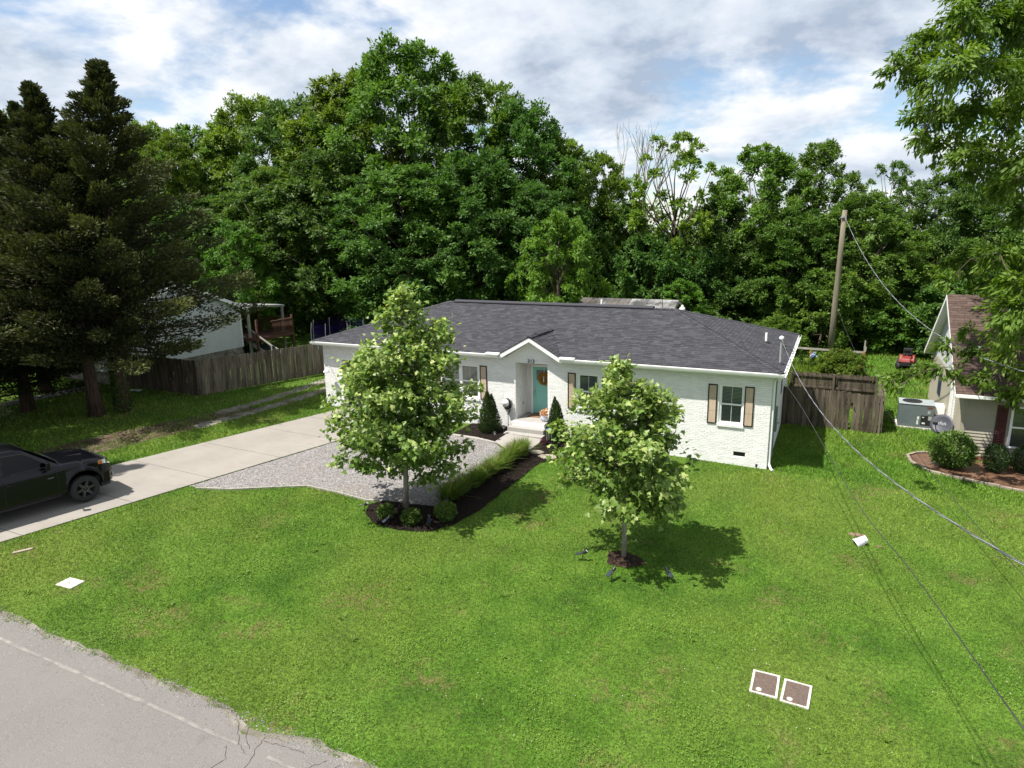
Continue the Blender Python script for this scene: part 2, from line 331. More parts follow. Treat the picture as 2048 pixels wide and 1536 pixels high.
class MB:
    """collects faces into one mesh"""
    def __init__(self): self.v = []; self.f = []; self.t = []
    def add(self, vs, fs, tint=0.5, mat=None):
        b = len(self.v)
        if mat is not None: vs = [mat @ Vector(p) for p in vs]
        self.v += [tuple(p) for p in vs]
        self.f += [tuple(i + b for i in q) for q in fs]; self.t += [tint] * len(fs)
        return self
    def box(self, a, b, tint=0.5, mat=None):
        x0, y0, z0 = a; x1, y1, z1 = b
        return self.add([(x0, y0, z0), (x1, y0, z0), (x1, y1, z0), (x0, y1, z0), (x0, y0, z1), (x1, y0, z1), (x1, y1, z1), (x0, y1, z1)],
                        [(0, 3, 2, 1), (4, 5, 6, 7), (0, 1, 5, 4), (1, 2, 6, 5), (2, 3, 7, 6), (3, 0, 4, 7)], tint, mat)
    def cbox(self, c, s, rz=0.0, rx=0.0, ry=0.0, tint=0.5):
        m = Matrix.Translation(c) @ Matrix.Rotation(rz, 4, 'Z') @ Matrix.Rotation(ry, 4, 'Y') @ Matrix.Rotation(rx, 4, 'X')
        h = [x / 2 for x in s]
        return self.box((-h[0], -h[1], -h[2]), (h[0], h[1], h[2]), tint, m)
    def bar(self, p, q, w, h, tint=0.5):
        p = Vector(p); q = Vector(q); d = q - p; L = d.length
        qt = d.to_track_quat('X', 'Z').to_matrix().to_4x4()
        return self.box((0, -w / 2, -h / 2), (L, w / 2, h / 2), tint, Matrix.Translation(p) @ qt)
    def prism(self, pts, axis, a, b, tint=0.5):
        """polygon pts (2d) extruded along axis 'x','y','z' from a to b"""
        n = len(pts)
        def P(p, k): return {'x': (k, p[0], p[1]), 'y': (p[0], k, p[1]), 'z': (p[0], p[1], k)}[axis]
        vs = [P(p, a) for p in pts] + [P(p, b) for p in pts]
        fs = [tuple(range(n))[::-1], tuple(range(n, 2 * n))] + [(i, (i + 1) % n, n + (i + 1) % n, n + i) for i in range(n)]
        return self.add(vs, fs, tint)
    def tube(self, path, rad, n=8, cap=True, tint=0.5):
        path = [Vector(p) for p in path]
        if isinstance(rad, (int, float)): rad = [rad] * len(path)
        vs = []; fs = []
        up = Vector((0, 0, 1)); prev = None
        for i, p in enumerate(path):
            d = (path[min(i + 1, len(path) - 1)] - path[max(i - 1, 0)]).normalized()
            if prev is None:
                a = d.cross(up); a = d.cross(Vector((1, 0, 0))) if a.length < 0.05 else a
            else: a = prev - d * prev.dot(d)
            a.normalize(); b = d.cross(a); prev = a
            for k in range(n):
                t = 2 * math.pi * k / n
                vs.append(p + (a * math.cos(t) + b * math.sin(t)) * rad[i])
        for i in range(len(path) - 1):
            for k in range(n):
                fs.append((i * n + k, i * n + (k + 1) % n, (i + 1) * n + (k + 1) % n, (i + 1) * n + k))
        if cap:
            fs.append(tuple(range(n))[::-1]); fs.append(tuple((len(path) - 1) * n + k for k in range(n)))
        return self.add(vs, fs, tint)
    def lathe(self, prof, n=20, mat=None, tint=0.5, cap=True):
        """profile of (r, z) about z"""
        vs = []; fs = []
        for r, z in prof:
            for k in range(n):
                t = 2 * math.pi * k / n; vs.append((r * math.cos(t), r * math.sin(t), z))
        for i in range(len(prof) - 1):
            for k in range(n): fs.append((i * n + k, i * n + (k + 1) % n, (i + 1) * n + (k + 1) % n, (i + 1) * n + k))
        if cap: fs.append(tuple(range(n))[::-1]); fs.append(tuple((len(prof) - 1) * n + k for k in range(n)))
        return self.add(vs, fs, tint, mat)
    def mesh(self, name, mat, smooth=False):
        me = bpy.data.meshes.new(name); me.from_pydata(self.v, [], self.f); me.materials.append(mat)
        a = me.attributes.new('tint', 'FLOAT', 'FACE'); a.data.foreach_set('value', self.t)
        if smooth: me.polygons.foreach_set('use_smooth', [True] * len(me.polygons))
        me.update(); return me
    def build(self, name, mat, parent=None, smooth=False, bevel=0.0):
        o = link(name, self.mesh(name, mat, smooth), parent)
        if bevel > 0:
            b = o.modifiers.new('bevel', 'BEVEL'); b.width = bevel; b.segments = 2; b.limit_method = 'ANGLE'; b.angle_limit = R(40)
        return o

def np_mesh(name, V, F, mat, tint=None, smooth=False):
    """V (n,3), F (m,k) arrays -> mesh, quickly"""
    me = bpy.data.meshes.new(name); m, k = F.shape
    me.vertices.add(len(V)); me.vertices.foreach_set('co', np.ascontiguousarray(V, np.float32).ravel())
    me.loops.add(m * k); me.loops.foreach_set('vertex_index', np.ascontiguousarray(F, np.int32).ravel())
    me.polygons.add(m); me.polygons.foreach_set('loop_start', np.arange(0, m * k, k, dtype=np.int32))
    if tint is not None:
        a = me.attributes.new('tint', 'FLOAT', 'FACE'); a.data.foreach_set('value', np.ascontiguousarray(tint, np.float32))
    me.materials.append(mat); me.update(calc_edges=True)
    return me
def unit(a): return a / np.maximum(np.linalg.norm(a, axis=1, keepdims=True), 1e-9)
def leaf_quads(P, A, Nn, L, W, fold=0.25):
    """folded diamond leaves: base P, axis A, normal Nn"""
    A = unit(A); B = unit(np.cross(Nn, A)); Nn = np.cross(A, B)
    L = np.broadcast_to(L, (len(P),))[:, None]; W = np.broadcast_to(W, (len(P),))[:, None]
    v0 = P; v2 = P + A * L
    mid = P + A * L * 0.45 + Nn * L * 0.04
    v1 = mid + B * W * 0.5 - Nn * W * fold; v3 = mid - B * W * 0.5 - Nn * W * fold
    V = np.stack([v0, v1, v2, v3], 1).reshape(-1, 3)
    F = np.arange(len(P) * 4).reshape(-1, 4)
    return V, F
def rsphere(rng, n): return unit(rng.normal(size=(n, 3)))

# ------------------------------------------------------------------ terrain
def sstep(a, b, v):
    t = np.clip((v - a) / (b - a), 0, 1); return t * t * (3 - 2 * t)
def GZ(x, y):
    x = np.asarray(x, float); y = np.asarray(y, float)
    return -0.0223 * np.clip(x, -70, 40) + 0.22 * np.exp(-((x + 9.6) / 3.2) ** 2) * sstep(-6.5, -1.3, y)
def gz(x, y): return float(GZ(x, y))
def sheet(name, poly, off, mat, parent=None, step=1.0, thick=0.0):
    """a polygon laid on the terrain, cut into cells so that it follows it"""
    bm = bmesh.new()
    f = bm.faces.new([bm.verts.new((x, y, 0)) for x, y in poly])
    if f.normal.z < 0: f.normal_flip()
    xs = [p[0] for p in poly]; ys = [p[1] for p in poly]
    for lo, hi, ax in ((min(xs), max(xs), 0), (min(ys), max(ys), 1)):
        k = max(1, int((hi - lo) / step))
        for i in range(1, k):
            c = lo + (hi - lo) * i / k; co = [0, 0, 0]; co[ax] = c; no = [0, 0, 0]; no[ax] = 1
            bmesh.ops.bisect_plane(bm, geom=bm.verts[:] + bm.edges[:] + bm.faces[:], plane_co=co, plane_no=no)
    bmesh.ops.triangulate(bm, faces=bm.faces[:])
    if thick:
        r = bmesh.ops.extrude_face_region(bm, geom=bm.faces[:])
        low = [e for e in r['geom'] if isinstance(e, bmesh.types.BMVert)]
        ls = set(low)
        for v in bm.verts: v.co.z = gz(v.co.x, v.co.y) + (off - thick if v in ls else off)
    else:
        for v in bm.verts: v.co.z = gz(v.co.x, v.co.y) + off
    bmesh.ops.recalc_face_normals(bm, faces=bm.faces[:])
    if not thick and sum(f.normal.z for f in bm.faces) < 0: bmesh.ops.reverse_faces(bm, faces=bm.faces[:])
    me = bpy.data.meshes.new(name); bm.to_mesh(me); bm.free(); me.materials.append(mat)
    return link(name, me, parent)
def wob(poly, amp, seed, step=0.35):
    """polygon edge broken up with small irregular offsets"""
    rnd = random.Random(seed); o = []
    for i, p in enumerate(poly):
        q = poly[(i + 1) % len(poly)]; L = math.hypot(q[0] - p[0], q[1] - p[1]); n = max(1, int(L / step))
        for k in range(n):
            t = k / n; o.append((p[0] + (q[0] - p[0]) * t + rnd.uniform(-amp, amp), p[1] + (q[1] - p[1]) * t + rnd.uniform(-amp, amp)))
    return o
def inpoly(x, y, poly):
    r = np.zeros(len(x), bool); n = len(poly)
    for i in range(n):
        x0, y0 = poly[i]; x1, y1 = poly[(i + 1) % n]
        if y0 == y1: continue
        c = ((y0 > y) != (y1 > y)) & (x < (x1 - x0) * (y - y0) / (y1 - y0) + x0); r ^= c
    return r

# ground: fine cells near, big cells far
def ground():
    near = lambda a, b, s: list(np.arange(a, b + 1e-6, s))
    xs = [-900, -400, -200, -120] + near(-80, -16, 4) + near(-15.5, -3.5, 0.5) + near(-2, 42, 4) + [80, 160, 400, 900]
    ys = [-600, -200, -80] + near(-40, -8, 4) + near(-7, 0.5, 0.5) + near(4, 60, 4) + [90, 160, 400, 900]
    X, Y = np.meshgrid(xs, ys); V = np.stack([X.ravel(), Y.ravel(), GZ(X, Y).ravel()], 1)
    nx = len(xs); i, j = np.meshgrid(np.arange(nx - 1), np.arange(len(ys) - 1)); a = (j * nx + i).ravel()
    F = np.stack([a, a + 1, a + nx + 1, a + nx], 1)
    o = link('ground', np_mesh('ground', V, F, MT['ground'])); o.data.polygons.foreach_set('use_smooth', [True] * len(F))
    tag(o, kind='structure')
ground()

# road with a broken edge
rnd = random.Random(5)
edge = []
for x in np.arange(-60, 30, 0.16):
    y = -17.52 + rnd.uniform(-0.035, 0.035) + .03 * math.sin(x * 2.1)
    if -7.6 < x < -5.9: y = -17.5 - 0.26 * math.sin((x + 7.6) / 1.7 * math.pi) + rnd.uniform(-.04, .04)
    edge.append((x, y))
ROAD = edge + [(30, -25.5), (-60, -25.5)]
SHO = [(x, y + .10 + rnd.uniform(0, .09)) for x, y in edge[::2]] + [(30, -17.75), (-60, -17.75)]
tag(sheet('road_shoulder', SHO, 0.003, MT['track'], step=6.0), kind='structure')
road = sheet('road', ROAD, 0.006, MT['asphalt'], step=6.0); tag(road, kind='structure')
for a, b in ((-60, -6.75), (-6.1, 30)):
    m = MB(); X = list(np.arange(a, b, 0.3)) + [b]; lo = [(-18.02 + rnd.uniform(-.014, .014)) for _ in X]; hi = [(-17.955 + rnd.uniform(-.014, .014)) for _ in X]
    for k in range(len(X) - 1): m.add([(X[k], lo[k], gz(X[k], -18) + .011), (X[k + 1], lo[k + 1], gz(X[k + 1], -18) + .011), (X[k + 1], hi[k + 1], gz(X[k + 1], -18) + .011), (X[k], hi[k], gz(X[k], -18) + .011)], [(0, 1, 2, 3)])
    tag(m.build('road_edge_line', MT['line']), kind='structure')
# cracks in the asphalt edge: thin dark splits
def crack(pts, w=0.009):
    m = MB(); rr = random.Random(len(pts)); L = []
    for (x0, y0), (x1, y1) in zip(pts, pts[1:]):
        for k in range(5):
            t = k / 5; L.append((x0 + (x1 - x0) * t + rr.uniform(-.018, .018), y0 + (y1 - y0) * t + rr.uniform(-.018, .018)))
    L.append(pts[-1])
    for p, q in zip(L, L[1:]):
        d = Vector((q[0] - p[0], q[1] - p[1])); d.normalize(); n = Vector((-d.y, d.x)) * w * rr.uniform(.5, 1.2) / 2
        z = gz(*p) + 0.0125
        m.add([(p[0] + n.x, p[1] + n.y, z), (p[0] - n.x, p[1] - n.y, z), (q[0] - n.x, q[1] - n.y, z), (q[0] + n.x, q[1] + n.y, z)], [(0, 1, 2, 3)])
    return m.build('crack', MT['crack'], road)
crack([(-7.35, -17.45), (-7.0, -17.75), (-6.75, -17.98), (-6.45, -18.1)]); crack([(-6.9, -17.62), (-6.72, -17.85), (-6.5, -17.98)])
crack([(-6.45, -17.66), (-6.42, -17.9), (-6.3, -18.15), (-6.25, -18.4)]); crack([(-6.4, -17.75), (-6.0, -17.68), (-5.6, -17.66)])
crack([(-5.15, -17.62), (-5.35, -17.9), (-5.75, -18.25)]); crack([(-4.9, -17.6), (-5.1, -17.95), (-5.3, -18.3), (-5.9, -18.6)])
crack([(-6.9, -18.1), (-6.7, -18.3), (-6.75, -18.6)], 0.01)

# driveway in slabs
def dl(y): return -22.7 + (y + 15.6) * (3.45 / 14.3)     # left edge
def dr(y): return -18.45 + (y + 15.6) * (2.42 / 11.2)   # right edge
joints = [-17.5, -14.92, -12.02, -9.45, -6.8, -4.22, -2.1, -0.05]
DRIVE = [(dl(-14.9), -14.9), (dl(-17.5) - 0.8, -17.5), (dr(-17.5) + 1.6, -17.5), (dr(-16.3) + .35, -16.3), (dr(-15.5), -15.5), (dr(-0.05), -0.05), (dl(-0.05), -0.05)]
drive = sheet('driveway', [(x, y) for x, y in DRIVE], 0.006, MT['dirt'], step=2.5); tag(drive, kind='structure')
for a, b in zip(joints, joints[1:]):
    a2, b2 = a + 0.012, b - 0.012
    if a < -15:
        p = [(dl(a2) - 0.8, a2), (dr(a2) + 1.55, a2), (dr(-16.3) + 0.33, -16.3), (dr(-15.5), -15.5), (dr(b2), b2), (dl(b2), b2)]
    else: p = [(dl(a2), a2), (dr(a2), a2), (dr(b2), b2), (dl(b2), b2)]
    sheet('slab', p, 0.035, MT['concrete'], drive, 1.2, 0.028)

# gravel lot between drive and bed
GRAVEL = [(dr(-10.3) + .05, -10.3), (-15.7, -9.75), (-14.65, -9.05), (-13.7, -8.45), (-12.4, -8.45), (-11.2, -8.55), (-10.55, -8.4), (-8.95, -8.15), (-8.75, -7.6), (-8.6, -4.4), (-8.35, -2.75), (-8.95, -2.9), (-9.85, -2.28), (-10.75, -2.1), (-12.0, -1.9), (-13.5, -1.6), (dr(-1.2) + .05, -1.2)]
tag(sheet('gravel_lot', wob(GRAVEL, 0.03, 3), 0.016, MT['gravel'], step=0.9), kind='structure')
# curved timber strip that holds the gravel against the lawn
m = MB(); ed = [(-16.9, -10.32), (-15.7, -9.85), (-14.65, -9.15), (-13.7, -8.55), (-12.4, -8.55), (-11.2, -8.65), (-10.7, -8.5)]
for p, q in zip(ed, ed[1:]): m.bar((p[0], p[1], gz(*p) + .02), (q[0], q[1], gz(*q) + .02), 0.07, 0.07)
o = m.build('lawn_edging', MT['greywood']); tag(o, 'low pale edging strip between gravel lot and front lawn', 'edging')

# mulch beds
BED = [(-10.65, -8.45), (-10.9, -8.9), (-10.6, -9.45), (-10.05, -9.9), (-9.1, -10.0), (-8.2, -9.7), (-7.8, -9.0), (-7.58, -7.7), (-7.62, -6.1), (-7.5, -3.3), (-7.2, -2.75), (-7.55, -2.2), (-7.2, -0.9), (-7.2, -0.03), (-8.25, -0.03), (-8.29, -2.35), (-8.45, -2.75), (-8.7, -4.4), (-8.85, -7.6), (-9.0, -8.1)]
tag(sheet('mulch_bed', wob(BED, 0.03, 8), 0.026, MT['mulch'], step=0.8), kind='structure')
BED2 = [(-12.1, -1.75), (-10.9, -1.9), (-9.93, -2.15), (-9.93, -0.03), (-12.1, -0.03)]
tag(sheet('mulch_bed', wob(BED2, 0.02, 9), 0.026, MT['mulch'], step=0.8), kind='structure')
RING = [(-2.72 + 0.5 * math.cos(t) * (1 + .18 * math.sin(3 * t + 1)), -8.86 + 0.42 * math.sin(t)) for t in np.linspace(0, 2 * math.pi, 22)[:-1]]
tag(sheet('mulch_ring', wob(RING, 0.03, 4, .1), 0.02, MT['ring'], step=0.5), kind='structure')
# front walk: two slabs
walk = sheet('front_walk', [(-9.9, -0.2), (-8.3, -0.2), (-8.3, -2.4), (-8.86, -2.86), (-9.8, -2.24), (-10.8, -2.05), (-12.1, -1.86), (-12.1, -1.74), (-10.85, -1.88), (-9.9, -2.1)], 0.03, MT['dirt'], step=0.8); tag(walk, kind='structure')
sheet('slab', [(-9.9, -0.95), (-8.3, -0.9), (-8.3, -2.4), (-8.86, -2.86), (-9.62, -2.35), (-9.9, -2.12)], 0.055, MT['walk'], walk, 0.8, 0.03)
sheet('slab', [(-9.92, -2.14), (-9.64, -2.36), (-9.8, -2.26), (-10.8, -2.1), (-12.1, -1.9), (-12.1, -1.75), (-10.85, -1.9)], 0.05, MT['walk'], walk, 0.8, 0.03)
# dirt lane with two gravel ruts on the left
def strip(pts, w):
    l = []; r = []
    for i, p in enumerate(pts):
        a = pts[max(i - 1, 0)]; b = pts[min(i + 1, len(pts) - 1)]
        d = Vector((b[0] - a[0], b[1] - a[1])).normalized(); n = Vector((-d.y, d.x))
        ww = w[i] if isinstance(w, list) else w
        l.append((p[0] + n.x * ww, p[1] + n.y * ww)); r.append((p[0] - n.x * ww, p[1] - n.y * ww))
    return l + r[::-1]
LANE = strip([(-24.9, -12.5), (-24.2, -8.5), (-23.4, -5), (-23.05, -2)], [.9, 1.1, .9, .5])
tag(sheet('dirt_lane', wob(LANE, .12, 2, .5), 0.005, MT['dirt'], step=1.5), kind='structure')
RUTA = strip([(-23.6, -3.5), (-23.45, -1), (-23.5, 1.5), (-23.7, 4), (-24.0, 7)], .36)
RUTB = strip([(-22.7, -5.5), (-22.35, -2.5), (-22.25, 0), (-22.3, 2.5), (-22.4, 6)], .34)
for rp in (RUTA, RUTB): tag(sheet('gravel_rut', wob(rp, .1, 6, .3), 0.009, MT['track'], step=1.0), kind='structure')

# ------------------------------------------------------------------ the white brick house
HW, HD, OV = 20.13, 8.9, 0.34
ZE, ZR = 3.62, 5.161                    # eave and ridge of the roof surface
SL = (ZR - ZE) / (HD / 2 + OV)
GX, GZK, GH = -9.19, 4.40, 1.32         # entry gable: centre, peak, half width
house = thing('brick_house', (0, 0, 0), 0, 'white painted brick ranch house with dark grey hip roof', 'house')
OPEN = [(-19.03, -16.1, -1.0, 2.76), (-13.52, -11.72, 1.56, 2.98), (-9.98, -8.535, 0.30, 3.257), (-7.25, -5.45, 1.56, 2.98), (-1.77, -0.91, 1.57, 3.0), (-1.17, -0.76, 0.37, 0.53)]
ZT = 3.47
m = MB()
xs = sorted({-HW, 0.0} | {v for o in OPEN for v in o[:2]}); zs = sorted({-0.6, ZT} | {v for o in OPEN for v in o[2:] if v > -0.6})
for x0, x1 in zip(xs, xs[1:]):
    for z0, z1 in zip(zs, zs[1:]):
        cx_, cz_ = (x0 + x1) / 2, (z0 + z1) / 2
        if any(o[0] < cx_ < o[1] and o[2] < cz_ < o[3] for o in OPEN): continue
        m.add([(x0, 0, z0), (x1, 0, z0), (x1, 0, z1), (x0, 0, z1)], [(0, 1, 2, 3)])
GW = GH - 0.12
m.add([(GX - GW, 0, ZT), (GX + GW, 0, ZT), (GX, 0, 4.22)], [(0, 1, 2)])
DEP = [0.35, 0.10, 1.2, 0.10, 0.10, 0.12]
for (x0, x1, z0, z1), d in zip(OPEN, DEP):
    z0 = max(z0, -0.6)
    for q in ([(x0, 0, z0), (x0, d, z0), (x0, d, z1), (x0, 0, z1)], [(x1, d, z0), (x1, 0, z0), (x1, 0, z1), (x1, d, z1)], [(x0, 0, z1), (x0, d, z1), (x1, d, z1), (x1, 0, z1)], [(x0, d, z0), (x0, 0, z0), (x1, 0, z0), (x1, d, z0)]):
        m.add(q, [(0, 1, 2, 3)])
m.add([(-9.98, 1.2, 0.3), (-8.535, 1.2, 0.3), (-8.535, 1.2, 3.257), (-9.98, 1.2, 3.257)], [(0, 1, 2, 3)])
m.add([(0, 0, -0.6), (0, HD, -0.6), (0, HD, ZT), (0, 0, ZT)], [(0, 1, 2, 3)])
m.add([(0, HD, -0.6), (-HW, HD, -0.6), (-HW, HD, ZT), (0, HD, ZT)], [(0, 1, 2, 3)])
m.add([(-HW, HD, -0.6), (-HW, 0, -0.6), (-HW, 0, ZT), (-HW, HD, ZT)], [(0, 1, 2, 3)])
wall = m.build('wall', MT['brick'], house)
# bricks: running bond, 300 nearest are pieces of their own, the rest joined
BL, BH, CO = 0.203, 0.055, 0.0681
rnd = random.Random(11)
def brick_mesh(name, L, tint):
    b = MB(); h = BH / 2; d = -0.011
    b.add([(-L/2, 0.001, -h), (L/2, 0.001, -h), (L/2, 0.001, h), (-L/2, 0.001, h), (-L/2 + .002, d, -h + .002), (L/2 - .002, d, -h + .002), (L/2 - .002, d, h - .002), (-L/2 + .002, d, h - .002)],
          [(4, 5, 6, 7), (0, 1, 5, 4), (1, 2, 6, 5), (2, 3, 7, 6), (3, 0, 4, 7)], tint)
    return b
one = [brick_mesh('brick', BL, t).mesh('brick', MT['brick']) for t in (0.1, 0.5, 0.9)]
cand = []; rest = MB()
for c in range(-4, 52):
    z = c * CO + CO / 2
    if z + BH / 2 > ZT and not z < 4.2: continue
    x = 0.0 if c % 2 == 0 else BL / 2
    while x > -HW:
        a, b = max(x - BL, -HW), min(x, 0.0); x -= BL + 0.010
        if z > ZT - BH / 2:
            k = GW * (4.22 - z) / (4.22 - ZT)
            a, b = max(a, GX - k), min(b, GX + k)
        segs = [(a, b)]
        for o in OPEN:
            if o[2] - BH / 2 < z < o[3] + BH / 2:
                ns = []
                for s in segs:
                    if s[1] <= o[0] or s[0] >= o[1]: ns.append(s)
                    else:
                        if s[0] < o[0]: ns.append((s[0], o[0]))
                        if s[1] > o[1]: ns.append((o[1], s[1]))
                segs = ns
        for s in segs:
            if s[1] - s[0] < 0.03: continue
            cand.append(((s[0] + s[1]) / 2, z, s[1] - s[0]))
full = sorted([c for c in cand if c[2] > BL - 1e-3 and c[1] > 0.05], key=lambda c: (Vector((c[0], 0, c[1])) - CP).length)[:300]
fs = set(full)
for x, z, L in full:
    o = link('brick', one[rnd.randrange(3)], wall); o.location = (x, rnd.uniform(-0.002, 0.002), z); o.rotation_euler = (0, rnd.uniform(-.006, .006), 0)
for cnd in cand:
    if cnd in fs: continue
    x, z, L = cnd; bmsh = brick_mesh('b', L, rnd.random()); dy = rnd.uniform(-0.002, 0.002)
    rest.add([(p[0] + x, p[1] + dy, p[2] + z) for p in bmsh.v], bmsh.f, bmsh.t[0])
RZm = Matrix.Rotation(R(90), 4, 'Z')
for c in range(-4, 51):                      # right side wall and inner left cheek of the porch
    z = c * CO + CO / 2
    if z + BH / 2 > ZT: continue
    y = 0.0 if c % 2 else -BL / 2
    while y < HD - BL:
        bmsh = brick_mesh('b', BL, rnd.random()); y += BL + 0.01
        rest.add([(-p[1] + 0.0, p[0] + y, p[2] + z) for p in bmsh.v], bmsh.f, bmsh.t[0])
    if 0.85 < z < 3.2:
        y = 0.0 if c % 2 else 0.1
        while y + BL < 1.2:
            bmsh = brick_mesh('b', BL, rnd.random())
            rest.add([(-p[1] - 9.98, p[0] + y + BL / 2, p[2] + z) for p in bmsh.v], bmsh.f, bmsh.t[0]); y += BL + 0.01
tag(rest.build('brick', MT['brick'], wall), kind='stuff')

# soffit, fascia, gutters
m = MB()
e = OV
m.box((-HW - e + .02, -e + .02, ZT), (GX - GH, 0.0, ZT + .03)); m.box((GX + GH, -e + .02, ZT), (e - .02, 0.0, ZT + .03)); m.box((-HW - e + .02, HD, ZT), (e - .02, HD + e - .02, ZT + .03))
m.box((-HW - e + .02, 0.0, ZT), (-HW, HD, ZT + .03)); m.box((0, 0.0, ZT), (e - .02, HD, ZT + .03))
m.build('soffit', MT['soffit'], house)
m = MB()
for x0, x1 in ((-HW - e, GX - GH + .02), (GX + GH - .02, e)): m.box((x0, -e - .02, ZT - .02), (x1, -e + .02, ZE - .012))
m.box((-HW - e, HD + e - .02, ZT - .02), (e, HD + e + .02, ZE - .012)); m.box((e - .02, -e + .02, ZT - .018), (e + .02, HD + e - .02, ZE - .014)); m.box((-HW - e - .02, -e + .02, ZT - .018), (-HW - e + .02, HD + e - .02, ZE - .014))
m.build('fascia', MT['paint'], house)
def gutter(p, q, axis):
    m = MB(); pr = [(0, .105), (0, 0), (.085, 0), (.105, .06), (.115, .105), (.102, .105), (.092, .062), (.078, .012), (.012, .012), (.012, .105)]
    if axis == 'x': m.prism([(-e - .022 - a, ZE - .118 + b) for a, b in pr], 'x', p, q)
    else: m.prism([(e + .022 + a, ZE - .118 + b) for a, b in pr], 'y', p, q)
    return m.build('gutter', MT['paint'], house)
gutter(-HW - e - .02, GX - GH - .06, 'x'); gutter(GX + GH + .06, e + .02, 'x'); gutter(-e, HD + e, 'y')
m = MB()
for k in range(15): m.box((e + .03, -e + .3 + k * 0.64, ZE + .0), (e + .145, -e + .33 + k * 0.64, ZE + .008))
m.build('gutter_hanger', MT['black'], house)
# roof
rf = MB()
E0 = [(-HW - e, -e, ZE), (e, -e, ZE), (e, HD + e, ZE), (-HW - e, HD + e, ZE)]
hip = HD / 2 + e
RL, RR = (-HW - e + hip, HD / 2, ZR), (e - hip, HD / 2, ZR)
yb = -e + (GZK - ZE) / SL
rf.add(E0 + [RL, RR, (GX - GH, -e, ZE), (GX, yb, GZK), (GX + GH, -e, ZE)], [(0, 6, 7, 4), (7, 5, 4), (7, 8, 1, 5), (1, 2, 5), (2, 3, 4, 5), (3, 0, 4)])
roof = rf.build('roof', MT['shingle_base'], house)
COURSE = 0.145
WQ = [0.17, 0.22, 0.28, 0.35]
def tab_geo(L, t=0.011, t2=0.004):
    b = MB(); h = COURSE + 0.012
    b.add([(0, 0, t), (L, 0, t), (L, h, t2), (0, h, t2), (0, 0, 0), (L, 0, 0)], [(0, 1, 2, 3), (4, 5, 1, 0), (4, 0, 3), (5, 2, 1)])
    return b
tabs = {(i, s): None for i in range(4) for s in range(5)}
for (i, s) in tabs:
    b = tab_geo(WQ[i] - 0.006, 0.009 + 0.003 * (s % 3)); b.t = [[0.05, 0.35, 0.5, 0.7, 1.0][s]] * len(b.f)
    tabs[(i, s)] = b.mesh('shingle', MT['shingle'])
def shingles(O, U, V, vmax, umin, umax, seed, skip=None):
    """lays courses of tabs on a slope; yields (matrix, width index or None, width, shade)"""
    rr = random.Random(seed); U = Vector(U).normalized(); V = Vector(V).normalized(); Nn = U.cross(V); O = Vector(O)
    M0 = Matrix((U, V, Nn)).transposed().to_4x4(); res = []
    for c in range(int(vmax / COURSE)):
        v = c * COURSE; a, b = umin(v + .06), umax(v + .06); u = a - rr.uniform(0, .2)
        while u < b:
            i = rr.choices(range(4), (3, 4, 3, 2))[0]; w = WQ[i]; s = rr.choices(range(5), (2, 3, 4, 3, 1))[0]
            u0, u1 = max(u, a), min(u + w, b); u += w
            if u1 - u0 < 0.04: continue
            P = O + U * u0 + V * v + Nn * 0.004
            if skip and skip(P + U * (u1 - u0) / 2): continue
            mm = M0.copy(); mm.translation = P
            res.append((mm, i if u1 - u0 > w - 1e-6 else None, u1 - u0, s))
    return res
slope = math.hypot(hip, ZR - ZE)
def in_gable(P):
    return abs(P.x - GX) < GH * (1 - (P.y + e) / (yb + e))
A = shingles((-HW - e, -e, ZE), (1, 0, 0), (0, hip, ZR - ZE), slope, lambda v: v * hip / slope + .03, lambda v: HW + 2 * e - v * hip / slope - .03, 1, in_gable)
B = shingles((e, -e, ZE), (0, 1, 0), (-hip, 0, ZR - ZE), slope, lambda v: v * hip / slope + .03, lambda v: HD + 2 * e - v * hip / slope - .03, 2)
gs = math.hypot(GH, GZK - 3.66)
# entry gable roof
yb = -e + (GZK - ZE) / SL
gab = MB()
gab.add([(GX, -e - .07, GZK), (GX + GH, -e - .07, 3.655), (GX + GH, -e + .06, 3.655), (GX, yb, GZK), (GX - GH, -e + .06, 3.655), (GX - GH, -e - .07, 3.655)], [(0, 1, 2, 3), (0, 3, 4, 5)])
gab.build('gable_roof', MT['shingle_base'], house)
Cc = shingles((GX + GH, -e - .07, 3.655), (0, 1, 0), (-GH, 0, GZK - 3.655), gs, lambda v: 0.0, lambda v: .13 + (yb + e - .05) * v / gs, 3)
Dd = shingles((GX - GH, yb, 3.655), (0, -1, 0), (GH, 0, GZK - 3.655), gs, lambda v: (yb + e - .06) * (1 - v / gs), lambda v: yb + e + .07, 4)
alltabs = A + B + Cc + Dd
order = sorted(range(len(alltabs)), key=lambda i: (alltabs[i][0].translation - CP).length if alltabs[i][1] is not None else 1e9)
single = set(order[:300]); rest = MB()
for k, (mm, i, w, s) in enumerate(alltabs):
    if k in single:
        o = link('shingle', tabs[(i, s)], roof); o.matrix_local = mm
    else:
        b = tab_geo(w - 0.006, 0.009 + 0.003 * (s % 3)); rest.add(b.v, b.f, [0.05, 0.35, 0.5, 0.7, 1.0][s], mm)
tag(rest.build('shingle', MT['shingle'], roof), kind='stuff')
